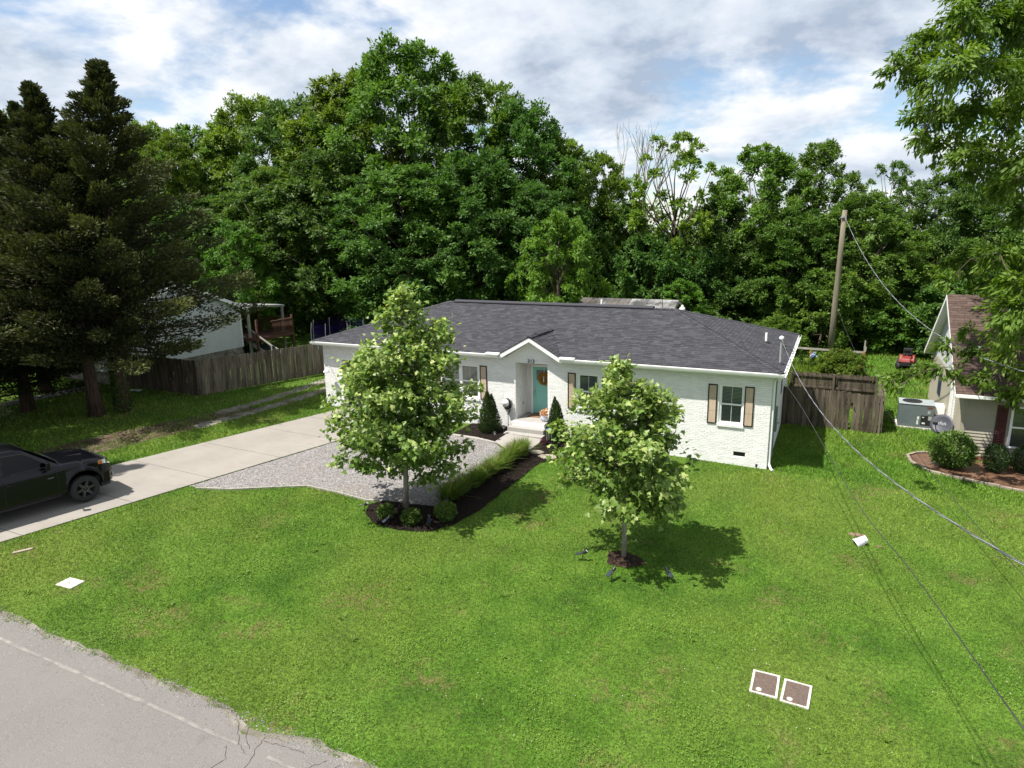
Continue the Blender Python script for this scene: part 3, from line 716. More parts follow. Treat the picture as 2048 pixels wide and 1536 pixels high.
# hip and ridge caps, ridge vent
def caps(p, q, name, w=0.15, n=None, th=0.02):
    p, q = Vector(p), Vector(q); L = (q - p).length; n = n or int(L / 0.16); d = (q - p) / L
    side = d.cross(Vector((0, 0, 1))).normalized(); up = side.cross(d); m = MB(); rr = random.Random(n)
    for k in range(n):
        a = p + d * (L * k / n); b = p + d * (L * (k + 1.15) / n); z0, z1 = th + .012, th
        m.add([a + side * w - up * .035 + up * z0, a + up * (z0 + .012), a - side * w - up * .035 + up * z0, b + side * w - up * .035 + up * z1, b + up * (z1 + .006), b - side * w - up * .035 + up * z1], [(0, 1, 4, 3), (1, 2, 5, 4), (0, 3, 5, 2)], rr.random())
    return m.build(name, MT['shingle'], roof)
caps((e, -e, ZE), RR, 'hip_cap'); caps((-HW - e, -e, ZE), RL, 'hip_cap'); caps((e, HD + e, ZE), RR, 'hip_cap'); caps(RL, RR, 'ridge_cap', 0.16, None, 0.015)
caps((GX, -e - .08, GZK), (GX, yb, GZK), 'ridge_cap', 0.13)
m = MB(); m.prism([(HD/2 - .17, ZR + .0), (HD/2, ZR + .075), (HD/2 + .17, ZR + .0), (HD/2 + .17, ZR + .04), (HD/2, ZR + .115), (HD/2 - .17, ZR + .04)], 'x', RL[0] + .35, RR[0] - .9); m.build('ridge_vent', MT['shingle'], roof)
m = MB(); m.prism([(GX - .13, GZK - .03), (GX, GZK + .055), (GX + .13, GZK - .03), (GX + .13, GZK + .02), (GX, GZK + .10), (GX - .13, GZK + .02)], 'y', 0.3, 1.5); m.build('ridge_vent', MT['shingle'], roof)
# gable trim
m = MB()
for s in (-1, 1):
    k = (GZK - 3.655) / GH
    p = [(GX, GZK - .02), (GX + s * GH, 3.635), (GX + s * GH, 3.45), (GX, GZK - .19)]
    m.prism(p if s > 0 else p[::-1], 'y', -e - .05, -e - .01)
    p = [(GX, GZK - .165), (GX + s * (GH - .05), 3.50), (GX + s * (GH - .05), 3.47), (GX, GZK - .195)]
    m.prism(p if s > 0 else p[::-1], 'y', -e - .01, 0.0)
m.build('rake_board', MT['paint'], house)
for a, b in ((GX - GH - .62, GX - GH + .0), (GX + GH - .0, GX + GH + .62)): m = MB(); m.box((a, -e - .15, 3.605), (b, -e + .06, 3.668)); m.build('gable_return', MT['paint'], house)

def window(parent, x0, x1, z0, z1, y, units=1):
    w = MB(); f = 0.055
    w.box((x0, y - .02, z1 - f), (x1, y + .06, z1)); w.box((x0, y - .02, z0), (x1, y + .06, z0 + f)); w.box((x0, y - .02, z0 + f), (x0 + f, y + .06, z1 - f)); w.box((x1 - f, y - .02, z0 + f), (x1, y + .06, z1 - f))
    fr = w.build('window', MT['paint'], parent)
    uw = (x1 - x0) / units
    for k in range(units):
        a, b = x0 + k * uw + (f if k == 0 else .06), x0 + (k + 1) * uw - (f if k == units - 1 else .06); zm = (z0 + z1) / 2
        if k: 
            w = MB(); w.box((a - .12, y - .018, z0 + f), (a, y + .058, z1 - f)); w.build('mullion', MT['paint'], fr)
        w = MB(); w.box((a, y - .01, zm - .03), (b, y + .045, zm + .03)); 
        for p, q in ((z0 + f, zm - .03), (zm + .03, z1 - f)):
            w.box((a, y, p), (a + .03, y + .04, q)); w.box((b - .03, y, p), (b, y + .04, q))
        w.build('sash', MT['paint'], fr)
        w = MB(); xm = (a + b) / 2; w.box((xm - .005, y + .010, z0 + f), (xm + .005, y + .022, zm - .03)); w.box((xm - .005, y + .010, zm + .03), (xm + .005, y + .022, z1 - f)); w.build('muntin', MT['blind'], fr)
        w = MB(); w.box((a + .03, y + .024, z0 + f), (b - .03, y + .030, zm - .03)); w.box((a + .03, y + .024, zm + .03), (b - .03, y + .030, z1 - f)); w.build('pane', MT['glass'], fr)
        w = MB(); n = int((z1 - z0 - .12) / 0.05)
        for j in range(n):
            z = z0 + .07 + j * .05; w.cbox(((a + b) / 2, y + .058, z), (b - a - .03, .045, .005), rx=R(34))
        w.build('blind', MT['blind'], fr)
        w = MB(); w.add([(a, y + .16, z0), (b, y + .16, z0), (b, y + .16, z1), (a, y + .16, z1)], [(0, 1, 2, 3)]); w.build('room', MT['darkin'], fr)
    return fr
def shutter(x0, x1, z0, z1):
    w = MB(); y = -.011
    w.box((x0 + .035, y - .022, z0 + .035), (x1 - .035, y - .004, z1 - .035)); s = w.build('shutter', MT['tan'], house)
    w = MB(); t = .04
    w.box((x0, y - .032, z0), (x0 + t, y, z1)); w.box((x1 - t, y - .032, z0), (x1, y, z1)); w.box((x0 + t, y - .032, z1 - t), (x1 - t, y, z1)); w.box((x0 + t, y - .032, z0), (x1 - t, y, z0 + t))
    w.build('shutter_frame', MT['darkwood'], s)
    w = MB()
    for k in (1, 2): w.box((x0 + t, y - .0225, z0 + (z1 - z0) * k / 3.1), (x1 - t, y - .021, z0 + (z1 - z0) * k / 3.1 + .006))
    w.build('board_joint', MT['darkwood'], s)
def sill(x0, x1, z):
    w = MB(); n = int((x1 - x0) / .085)
    for k in range(n):
        a = x0 + (x1 - x0) * k / n; b = x0 + (x1 - x0) * (k + 1) / n - .008
        w.add([(a, -.06, z - .02), (b, -.06, z - .02), (b, .08, z + .015), (a, .08, z + .015), (a, -.06, z - .11), (b, -.06, z - .11), (b, .0, z - .09), (a, .0, z - .09)], [(0, 1, 2, 3), (4, 5, 1, 0), (5, 6, 2, 1), (4, 0, 3, 7), (7, 6, 5, 4)], rnd.random())
    w.build('window_sill', MT['brick'], house)
for x0, x1, u in ((-13.52, -11.72, 2), (-7.25, -5.45, 2), (-1.77, -0.91, 1)):
    window(house, x0, x1, 1.57, 2.98 if u == 2 else 3.0, 0.05, u); sill(x0 - .04, x1 + .04, 1.56)
for x0 in (-13.96, -11.64, -7.65, -5.37, -2.17, -0.895): shutter(x0, x0 + .33, 1.53, 3.01)
# foundation vent
m = MB(); m.box((-1.17, .06, .37), (-.76, .07, .53)); v = m.build('foundation_vent', MT['darkin'], house)
m = MB()
for k in range(6): m.box((-1.17, .02, .385 + k * .025), (-.76, .03, .39 + k * .025))
for k in range(9): m.box((-1.16 + k * .05, .03, .37), (-1.152 + k * .05, .035, .53))
m.build('vent_grille', MT['black'], v)
# porch: floor, ceiling, side and back walls, door
m = MB(); m.box((-9.98, -.28, .3), (-8.535, 1.2, .833)); m.build('porch_floor', MT['step'], house)
m = MB(); nb = 17
for k in range(nb):
    a = -9.98 + 1.445 * k / nb; m.box((a, -.40, .745), (a + 1.445 / nb - .008, -.281, .836), rnd.random())
m.box((-9.98, -.395, .3), (-8.535, -.281, .742)); m.build('porch_edge', MT['brick'], house)
m = MB(); m.box((-10.05, -.72, .3), (-8.44, -.396, .672)); m.build('step', MT['step'], house, bevel=.01)
m = MB(); m.box((-10.08, -1.06, .25), (-8.36, -.721, .505)); m.build('step', MT['step'], house, bevel=.01)
m = MB(); X0, X1, ZD0, ZD1, yd = -9.68, -8.72, .86, 2.9, 1.12
m.box((X0, yd, ZD0), (X1, yd + .05, ZD1)); door = m.build('door', MT['teal'], house)
m = MB(); m.box((X0 - .09, yd - .03, .833), (X0, yd + .08, ZD1 + .09)); m.box((X1, yd - .03, .833), (X1 + .09, yd + .08, ZD1 + .09)); m.box((X0, yd - .03, ZD1), (X1, yd + .08, ZD1 + .09)); m.build('door_frame', MT['paint'], door)
m = MB(); m.box((X0, yd - .04, .833), (X1, yd + .06, .862)); m.build('threshold', MT['darkwood'], door)
m = MB()
for a, b in ((X0 + .14, X0 + .44), (X1 - .44, X1 - .14)):
    for c, d in ((ZD0 + .16, ZD0 + 1.25),):
        m.box((a, yd - .006, c), (a + .02, yd, d)); m.box((b - .02, yd - .006, c), (b, yd, d)); m.box((a + .02, yd - .006, c), (b - .02, yd, c + .02)); m.box((a + .02, yd - .006, d - .02), (b - .02, yd, d))
m.build('door_moulding', MT['teal'], door)
m = MB(); m.box((X0 + .17, yd - .012, ZD1 - .58), (X1 - .17, yd - .002, ZD1 - .14)); m.build('door_glass', MT['grey'], door)
m = MB(); m.box((X0 + .035, yd - .02, ZD0 + 1.03), (X0 + .10, yd, ZD0 + 1.15)); m.build('deadbolt', MT['chrome'], door)
m = MB(); m.tube([(X0 + .07, yd - .01, ZD0 + .98), (X0 + .07, yd - .06, ZD0 + .94), (X0 + .07, yd - .06, ZD0 + .74), (X0 + .07, yd - .01, ZD0 + .70)], .012); m.build('door_handle', MT['chrome'], door)
m = MB(); m.box((-9.79, 1.165, 2.0), (-9.755, 1.199, 2.12)); m.build('doorbell', MT['black'], house)
m = MB(); m.box((-9.972, .62, 1.32), (-9.93, .74, 1.42)); m.build('outlet_cover', MT['galv'], house)
# house number
fc = bpy.data.curves.new('number', 'FONT'); fc.body = '313'; fc.size = 0.21; fc.extrude = 0.012; fc.space_character = 1.02
tmp = bpy.data.objects.new('tmp', fc); COL.objects.link(tmp)
bpy.context.view_layer.update()
me = bpy.data.meshes.new_from_object(tmp.evaluated_get(bpy.context.evaluated_depsgraph_get())); bpy.data.objects.remove(tmp); me.materials.clear(); me.materials.append(MT['black'])
o = link('house_number', me, house); o.rotation_euler = (R(90), 0, 0); o.location = (-9.42, -.024, 3.285)
# garage door and lamp
m = MB(); m.box((-19.03, .30, -.3), (-16.1, .34, 2.76)); gd = m.build('garage_door', MT['door_dark'], house)
for r_ in range(4):
    for c_ in range(4):
        m = MB(); x = -18.95 + c_ * .72; z = .52 + r_ * .55; m.box((x, .285, z), (x + .64, .30, z + .46)); m.build('panel', MT['door_dark'], gd)
m = MB(); m.box((-19.17, -.03, -.2), (-19.03, -.009, 2.76)); m.box((-16.1, -.03, -.2), (-15.96, -.009, 2.76)); m.box((-19.17, -.03, 2.76), (-15.96, -.009, 2.9)); m.build('garage_trim', MT['paint'], house)
m = MB(); m.tube([(-19.7, 0, 2.30), (-19.7, -.16, 2.42), (-19.7, -.30, 2.40), (-19.7, -.36, 2.30)], .014, 8); lamp = m.build('wall_lamp', MT['paint'], house)
m = MB(); m.lathe([(.03, .10), (.05, .06), (.13, .0), (.15, -.06), (.145, -.065), (.10, -.01), (.02, .03)], 18, Matrix.Translation((-19.7, -.36, 2.24))); m.build('lamp_shade', MT['paint'], lamp, True)
# downspouts, meter panel, conduit on the right side
m = MB(); m.tube([(.30, -.34, 3.50), (.28, -.30, 3.42), (.09, .07, 3.32), (.075, .09, 3.2), (.075, .09, .28), (.08, .07, .16), (.16, -.12, .07), (.22, -.2, .05)], .043, 8); m.build('downspout', MT['paint'], house)
m = MB(); m.box((.012, 1.35, 1.05), (.14, 1.75, 1.95)); pn = m.build('meter_panel', MT['green_box'], house)
m = MB(); m.lathe([(.085, 0), (.085, .07), (.06, .1)], 16, Matrix.Translation((.14, 1.55, 1.42)) @ Matrix.Rotation(R(90), 4, 'Y')); m.build('meter', MT['galv'], pn)
m = MB(); m.tube([(.06, 1.25, .1), (.06, 1.25, 3.47)], .03, 8); m.build('conduit', MT['green_box'], house)
m = MB(); m.box((.005, 4.3, 1.7), (.03, 5.1, 2.95)); sw = m.build('window', MT['paint'], house); m = MB(); m.box((.03, 4.37, 1.77), (.036, 5.03, 2.88)); m.build('pane', MT['darkin'], sw)
# service mast, vent pipes
m = MB(); m.tube([(.12, 1.2, 3.55), (.12, 1.2, 4.58)], .036, 10); ms = m.build('service_mast', MT['galv'], house)
m = MB(); m.lathe([(.03, -.02), (.075, .0), (.085, .05), (.07, .1), (.02, .13)], 14, Matrix.Translation((.12, 1.17, 4.58))); m.build('weatherhead', MT['paint'], ms, True)
m = MB()
for k, (dx, dz) in enumerate(((.26, .55), (.36, .48), (.2, .42))): m.tube([(.14, 1.12, 4.57), (.22, .98, 4.35), (.14 + dx, .86, 4.6 - dz), (.3 + dx, .82, 4.25), (.22 + dx * .7, .84, 4.42), (.2, .95, 4.42 - .05 * k)], .012, 6)
m.build('drip_loop', MT['wire'], ms, True)
m = MB(); m.lathe([(.16, 0), (.15, .02), (.05, .05)], 14, Matrix.Translation((.12, 1.2, 3.56 + .12))); m.build('roof_flashing', MT['black'], ms)
def pipe(x, y, h):
    z = ZE + SL * min(y + e, e - x, HD + e - y); m = MB(); m.tube([(x, y, z - .05), (x, y, z + h)], .05, 12); p = m.build('vent_pipe', MT['paint'], house)
    m = MB(); m.lathe([(.15, -.05), (.14, .03), (.055, .07)], 14, Matrix.Translation((x, y, z))); m.build('pipe_flashing', MT['black'], p)
pipe(-.66, 4.3, .40); pipe(-7.9, HD / 2 + .5, .42)
m = MB(); m.tube([(RR[0] - .55, HD/2, ZR), (RR[0] - .55, HD/2, ZR + 1.0)], .014, 6); m.build('lightning_rod', MT['black'], house)

# ------------------------------------------------------------------ small things at the entry
t = thing('door_wreath', (-9.12, 1.05, 2.42), 0, 'round golden straw wreath hanging on teal front door', 'wreath')
rng = np.random.default_rng(3); n = 1400; a = rng.uniform(0, 2 * np.pi, n); b = rng.uniform(0, 2 * np.pi, n); rr_ = .19 + .075 * np.cos(b) * rng.uniform(.6, 1, n)
P = np.stack([rr_ * np.cos(a), -.05 + .05 * np.sin(b), rr_ * np.sin(a)], 1); Vv, Ff = leaf_quads(P, rsphere(rng, n) + np.stack([-np.sin(a), 0 * a, np.cos(a)], 1), rsphere(rng, n), .07, .03)
link('straw', np_mesh('straw', Vv, Ff, MT['gold'], rng.random(n)), t)
m = MB(); m.tube([(0, -.02, .2), (0, -.03, .47)], .012, 6); m.build('ribbon', MT['blind'], t)
m = MB(); m.cbox((0, -.08, -.02), (.03, .02, .24)); m.build('bow', MT['blind'], t)
m = MB(); m.box((-.42, -.26, 0), (.42, .26, .018)); o = m.build('doormat', MT['mat']); o.location = (-9.28, .72, .835); o.rotation_euler = (0, 0, R(2)); tag(o, 'brown coir doormat in front of teal door', 'doormat')
t = thing('flower_pot', (-8.72, .16, .835), 0, 'blue and white china pot of peach flowers on the porch', 'flower pot')
m = MB(); m.lathe([(.10, 0), (.16, .03), (.20, .14), (.185, .26), (.195, .29), (.17, .29), (.15, .2)], 22); m.build('pot', MT['china'], t, True)
n = 700; d = rsphere(rng, n); d[:, 2] = np.abs(d[:, 2]); P = d * np.array([.20, .20, .20]) * rng.uniform(.6, 1, (n, 1)) + np.array([0, 0, .28])
Vv, Ff = leaf_quads(P, d + rsphere(rng, n), d + .4 * rsphere(rng, n), .08, .06); link('flowers', np_mesh('flowers', Vv, Ff, MT['peach'], rng.random(n)), t)

def leaf_obj(name, P, A, Nn, L, W, mat, parent, tint, fold=.25):
    Vv, Ff = leaf_quads(P, A, Nn, L, W, fold); return link(name, np_mesh(name, Vv, Ff, mat, tint), parent)
def shrub(name, loc, rx, rz, n, L, W, mat, label, cat='shrub', shape='ball', seed=0, group=None, tops=1, lean=0, squash=1.0, lump=.08):
    t = thing(name, loc, random.Random(seed).uniform(0, 6), label, cat, group); rng = np.random.default_rng(seed)
    if shape == 'ball':
        d = rsphere(rng, n); lum = 1 + lump * np.sin(d[:, 0] * 5 + seed) * np.cos(d[:, 1] * 6 + 2 * seed) + lump * np.sin(d[:, 2] * 9 + seed)
        k = rng.uniform(.72, 1.03, n) * lum; P = d * k[:, None] * np.array([rx, rx * squash, rz]); P[:, 2] += rz * .96; nn = d + .6 * rsphere(rng, n); ax = d * .7 + rsphere(rng, n) * .8 + np.array([0, 0, .3])
        P[:, 2] = np.maximum(P[:, 2], .03)
    else:
        hh = rng.beta(1.0, 1.5, n); which = rng.integers(0, tops, n); a = rng.uniform(0, 2 * np.pi, n)
        prof = np.where(hh < .15, .75 + hh * 1.7, (1 - (hh - .15) / .85) ** .8)
        ht = np.array([1.0, .9, .94])[which]; off = np.array([[-.16, 0], [.2, .05], [.05, .1]])[which] * (rx if tops > 1 else 0)
        q = prof * rx * rng.uniform(.75, 1.02, n) * (.82 if tops > 1 else 1) * (1 + .09 * np.sin(a * 5 + hh * 9))
        P = np.stack([off[:, 0] + q * np.cos(a), off[:, 1] + q * np.sin(a), .04 + hh * rz * 2 * ht], 1); d = np.stack([np.cos(a), np.sin(a), .35 + 0 * a], 1)
        nn = d + .5 * rsphere(rng, n); ax = np.stack([np.cos(a) * .3, np.sin(a) * .3, 1 + 0 * a], 1) + .5 * rsphere(rng, n)
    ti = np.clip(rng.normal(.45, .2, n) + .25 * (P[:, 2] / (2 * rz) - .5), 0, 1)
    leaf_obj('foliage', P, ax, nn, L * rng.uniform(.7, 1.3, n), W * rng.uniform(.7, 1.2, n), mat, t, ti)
    m = MB(); rr = random.Random(seed)
    for k in range(5):
        a = k * 1.3; m.tube([(0, 0, -.05), (rx * .2 * math.cos(a), rx * .2 * math.sin(a), rz * .6), (rx * .5 * math.cos(a), rx * .5 * math.sin(a), rz * 1.1)], [.02, .014, .006], 5)
    m.build('stem', MT['bark'], t); return t
shrub('arborvitae', (-10.72, -1.0, gz(-10.72, -1.0)), .50, .86, 9000, .075, .03, MT['leaf_arb'], 'dark green twin-topped arborvitae left of the front steps', 'shrub', 'cone', 1, tops=2)
shrub('arborvitae', (-7.83, -.86, gz(-7.83, -.86)), .46, .88, 9000, .075, .03, MT['leaf_arb'], 'dark green pointed arborvitae right of the front steps', 'shrub', 'cone', 2, tops=2)
for k, (x, y, r_, lab) in enumerate(((-9.88, -9.42, .24, 'leftmost small round boxwood in the dark mulch bed'), (-8.95, -9.45, .28, 'middle small round boxwood in front of the larger maple'), (-8.2, -8.75, .32, 'round boxwood beside the end of the ornamental grass row'))):
    shrub('boxwood', (x, y, gz(x, y)), r_, r_ * .86, 3200, .055, .035, MT['leaf_box'], lab, 'shrub', 'ball', 20 + k, 'boxwoods in the mulch bed')
# ornamental grass row
def grass_clump(seed, n=380):
    rng = np.random.default_rng(seed); V = []; F = []; T = []
    a = rng.uniform(0, 2 * np.pi, n); r0 = rng.uniform(0, .13, n); H = rng.uniform(.42, .82, n); sp = np.abs(rng.normal(.17, .13, n)) + .04; w = .012
    for i in range(n):
        ca, sa = math.cos(a[i]), math.sin(a[i]); base = np.array([r0[i] * ca, r0[i] * sa, 0]); side = np.array([-sa, ca, 0]) * w; b = len(V)
        for t_, ww in ((0, 1), (.55, .8), (1, .1)):
            p = base + np.array([ca, sa, 0]) * sp[i] * t_ ** 1.9 * 1.5 + np.array([0, 0, H[i] * (t_ - .22 * t_ ** 3 * sp[i] * 3)]); V += [p + side * ww, p - side * ww]
        F += [(b, b + 1, b + 3, b + 2), (b + 2, b + 3, b + 5, b + 4)]; tt = rng.random(); T += [tt * .6, min(1, tt * .6 + .25)]
    return np_mesh('blades', np.array(V), np.array(F), MT['leaf_grass'], np.array(T))
gm = [grass_clump(40 + k) for k in range(4)]
def plume_mesh(seed):
    rng = np.random.default_rng(seed); n = 7; a = rng.uniform(0, 6.28, n); H = rng.uniform(.75, 1.0, n); P = np.stack([.12 * np.cos(a), .12 * np.sin(a), .2 + 0 * a], 1)
    A_ = np.stack([.12 * np.cos(a), .12 * np.sin(a), H], 1); V, F = leaf_quads(P, A_, rsphere(rng, n), H * .85, .014); return np_mesh('plumes', V, F, MT['leaf_tan'], rng.random(n))
plm = [plume_mesh(k) for k in range(3)]
ORD = ['first', 'second', 'third', 'fourth', 'fifth', 'sixth', 'seventh', 'eighth', 'ninth', 'tenth', 'eleventh', 'twelfth', 'thirteenth', 'fourteenth', 'fifteenth', 'sixteenth', 'seventeenth', 'eighteenth', 'nineteenth', 'twentieth']
NG = 13; rnd = random.Random(77)
for k in range(NG):
    f = k / (NG - 1); x = -8.38 - .42 * f + rnd.uniform(-.05, .05); y = -2.75 - 5.0 * f
    t = thing('ornamental_grass', (x, y, gz(x, y) + .02), rnd.uniform(0, 6.3), '%s clump of tall ornamental grass in the row counted from the front walk' % ORD[k], 'grass clump', 'ornamental grass clumps along the gravel')
    s = rnd.uniform(.82, 1.04); t.scale = (s, s, s * rnd.uniform(.9, 1.1)); link('blades', gm[k % 4], t); link('plumes', plm[k % 3], t)
# flagstones
for k, (x, y, pts, lab) in enumerate(((-7.98, -2.42, [(-.3, -.1), (-.1, -.22), (.2, -.15), (.28, .08), (.05, .2), (-.22, .16)], 'small tan flagstone beside the end of the front walk'), (-7.45, -2.62, [(-.36, -.12), (-.05, -.28), (.34, -.2), (.36, .1), (.1, .24), (-.3, .14)], 'larger tan flagstone across the mulch strip nearest the lawn'))):
    m = MB(); m.prism(pts, 'z', 0, .05); o = m.build('flagstone', MT['flag'], None, bevel=.012); o.location = (x, y, gz(x, y) + .015); tag(o, lab, 'flagstone')
# hose reel
t = thing('hose_reel', (-10.36, -.02, 1.5), 0, 'black garden hose coiled on a white wall holder by the porch', 'hose')
m = MB(); m.lathe([(.15, 0), (.17, .02), (.17, .05), (.10, .07), (.10, .17), (.16, .2), (.16, .22)], 20, Matrix.Translation((0, 0, .04)) @ Matrix.Rotation(R(90), 4, 'X')); m.build('holder', MT['paint'], t, True)
m = MB(); p = []
for k in range(130):
    a = k * .3; rr2 = .155 + .055 * math.sin(k * .11) + .02 * math.sin(k * 1.7); p.append((rr2 * math.cos(a) + .03, -.10 - .05 * math.sin(k * .33), rr2 * 1.15 * math.sin(a) - .02))
p += [(.12, -.10, -.30), (.03, -.08, -.5), (.10, -.1, -.42), (.20, -.1, -.25)]
m.tube(p, .014, 6); m.build('hose', MT['rubber'], t, True)
m = MB(); m.tube([(-.02, -.03, -.2), (-.02, -.03, -.95)], .014, 6); m.build('tap_pipe', MT['paint'], t)
# bird bath with hanging chimes, red flowering plant
t = thing('bird_feeder', (-7.98, -1.62, gz(-7.98, -1.62)), 0, 'small blue dish on a dark shepherd hook with hanging chimes', 'garden ornament')
m = MB(); m.tube([(0, 0, 0), (0, 0, .72), (.04, 0, .82), (.12, 0, .84), (.16, 0, .78)], .012, 6); m.build('hook', MT['black'], t)
m = MB(); m.lathe([(.02, 0), (.09, .015), (.115, .045), (.11, .05), (.08, .03)], 18, Matrix.Translation((.17, 0, .66)) @ Matrix.Rotation(R(18), 4, 'X')); m.build('dish', MT['blue'], t, True)
m = MB()
for k in range(6): m.tube([(.17 + .1 * math.cos(k), .1 * math.sin(k), .64), (.17 + .1 * math.cos(k), .1 * math.sin(k), .25 + .05 * (k % 3))], .007, 5)
m.build('chime', MT['galv'], t)
shrub('flowering_plant', (-8.12, -1.42, gz(-8.12, -1.42) + .02), .13, .13, 320, .045, .03, MT['magenta'], 'small dark magenta flowering plant by the front walk', 'plant', 'ball', 61)

# solar path lights and spotlights
def path_light(x, y, lab):
    t = thing('path_light', (x, y, gz(x, y) + .02), 0, lab, 'path light', 'solar path lights')
    m = MB(); m.tube([(0, 0, -.05), (0, 0, .30)], .009, 6); m.build('stake', MT['black'], t)
    m = MB(); m.lathe([(.03, .26), (.04, .33), (.038, .34)], 12); m.build('lens', MT['lens'], t)
    m = MB(); m.lathe([(.075, .34), (.07, .36), (.03, .385)], 14); m.build('cap', MT['black'], t)
path_light(-9.98, -2.0, 'black solar path light at the front corner of the left mulch square')
path_light(-10.02, -1.12, 'black solar path light against the left side of the front steps')
path_light(-8.5, -8.2, 'black solar path light at the near end of the grass row')
def spot(x, y, rz, lab):
    t = thing('solar_spotlight', (x, y, gz(x, y)), rz, lab, 'spotlight', 'solar spotlights in the lawn')
    m = MB(); m.tube([(0, 0, -.05), (0, 0, .20)], .011, 6); m.build('stake', MT['black'], t)
    m = MB(); m.cbox((-.10, 0, .21), (.20, .10, .014), ry=R(-22)); m.build('solar_panel', MT['panel'], t)
    m = MB(); m.lathe([(.025, -.05), (.045, .0), (.052, .07), (.046, .072)], 12, Matrix.Translation((.05, 0, .25)) @ Matrix.Rotation(R(50), 4, 'Y')); m.build('head', MT['black'], t)
    m = MB(); m.lathe([(.04, .073), (.03, .076)], 12, Matrix.Translation((.05, 0, .25)) @ Matrix.Rotation(R(50), 4, 'Y')); m.build('lens', MT['lens'], t)
spot(-3.67, -9.37, R(15), 'black solar spotlight left of the smaller maple'); spot(-2.69, -9.97, R(70), 'black solar spotlight nearest the road below the smaller maple'); spot(-1.44, -9.37, R(135), 'black solar spotlight right of the smaller maple in its shade')
spot(-10.72, -9.35, R(10), 'black solar spotlight at the left tip of the mulch bed'); spot(-9.5, -9.85, R(75), 'black solar spotlight between the left and middle boxwoods'); spot(-8.4, -9.35, R(120), 'black solar spotlight between the middle and right boxwoods')
for x, lab in ((-.32, 'small black ground spotlight by the right front corner of the house'), (-4.3, 'small black ground spotlight against the house wall right of the smaller maple')):
    t = thing('ground_spotlight', (x, -.33 if x > -1 else -.12, gz(x, -.3)), 0, lab, 'spotlight')
    m = MB(); m.tube([(0, 0, -.03), (0, 0, .15)], .009, 6); m.build('stake', MT['black'], t)
    m = MB(); m.lathe([(.03, -.04), (.04, .0), (.045, .06)], 12, Matrix.Translation((0, 0, .18)) @ Matrix.Rotation(R(-40), 4, 'X')); m.build('head', MT['black'], t)
    m = MB(); m.cbox((0, -.03, .25), (.07, .07, .01), rx=R(20)); m.build('solar_panel', MT['panel'], t)

# things lying in the lawn
for x, y, rz, lab in ((1.135, -12.46, 0, 'left one of the two brown-lidded meter boxes in the lawn'), (1.695, -12.5, R(-3), 'right one of the two brown-lidded meter boxes in the lawn')):
    t = thing('meter_box', (x, y, gz(x, y)), rz, lab, 'meter box', 'water meter boxes in the lawn'); w, h, f = .25, .36, .045
    m = MB(); m.box((-w, -h, -.1), (w, -h + f, .022)); m.box((-w, h - f, -.1), (w, h, .022)); m.box((-w, -h + f, -.1), (-w + f, h - f, .022)); m.box((w - f, -h + f, -.1), (w, h - f, .022)); m.build('rim', MT['cover_w'], t)
    m = MB(); m.box((-w + f + .004, -h + f + .004, 0), (w - f - .004, h - f - .004, .016)); lid = m.build('lid', MT['cover_b'], t)
    m = MB(); m.lathe([(.055, 0), (.05, .006)], 16, Matrix.Translation((-.09, -.22, .0165)) @ Matrix.Scale(1, 4)); m.build('reader_disc', MT['cover_w'], lid)
t = thing('valve_cover', (-14.56, -15.92, gz(-14.56, -15.92)), R(4), 'flat cream square cover set in the lawn near the road', 'cover')
m = MB(); m.box((-.27, -.19, -.05), (.27, .19, .02)); m.build('lid', MT['cover_w'], t, bevel=.012)
for k, (x, y) in enumerate(((-.2, .12), (.0, -.02))): m = MB(); m.cbox((x, y, .021), (.05, .014, .004)); m.build('slot', MT['darkin'], t)
m = MB(); m.prism([(-.24, -.05), (.22, -.04), (.26, .06), (-.2, .07)], 'z', -.02, .035); o = m.build('concrete_chunk', MT['flag'], None, bevel=.01); o.location = (-17.35, -15.45, gz(-17.35, -15.45)); o.rotation_euler = (0, 0, R(62)); tag(o, 'thin pale concrete chunk in the grass beside the driveway foot', 'concrete')
t = thing('bucket', (2.95, -5.12, gz(2.95, -5.12) + .11), 0, 'white plastic bucket lying on its side in the lawn', 'bucket')
m = MB(); m.lathe([(.10, 0), (.135, .30), (.145, .30), (.145, .33), (.128, .33), (.128, .31), (.095, .02)], 20, Matrix.Rotation(R(-118), 4, 'Y') @ Matrix.Translation((0, 0, -.15))); o = m.build('pail', MT['paint'], t, True); o.rotation_euler = (0, 0, R(25))
for k, (x, y, s, lab) in enumerate(((2.86, -4.5, (.24, .13), 'flat rust-brown stone in the lawn behind the white bucket'), (3.40, -5.05, (.13, .05), 'small flat stone in the lawn right of the white bucket'))):
    m = MB(); rr = random.Random(k); m.prism([(s[0] * math.cos(a) * rr.uniform(.8, 1.1), s[1] * math.sin(a) * rr.uniform(.8, 1.1)) for a in np.linspace(0, 6.28, 10)[:-1]], 'z', -.02, .025); o = m.build('flat_stone', MT['stone_b'], None, bevel=.01); o.location = (x, y, gz(x, y)); tag(o, lab, 'stone')

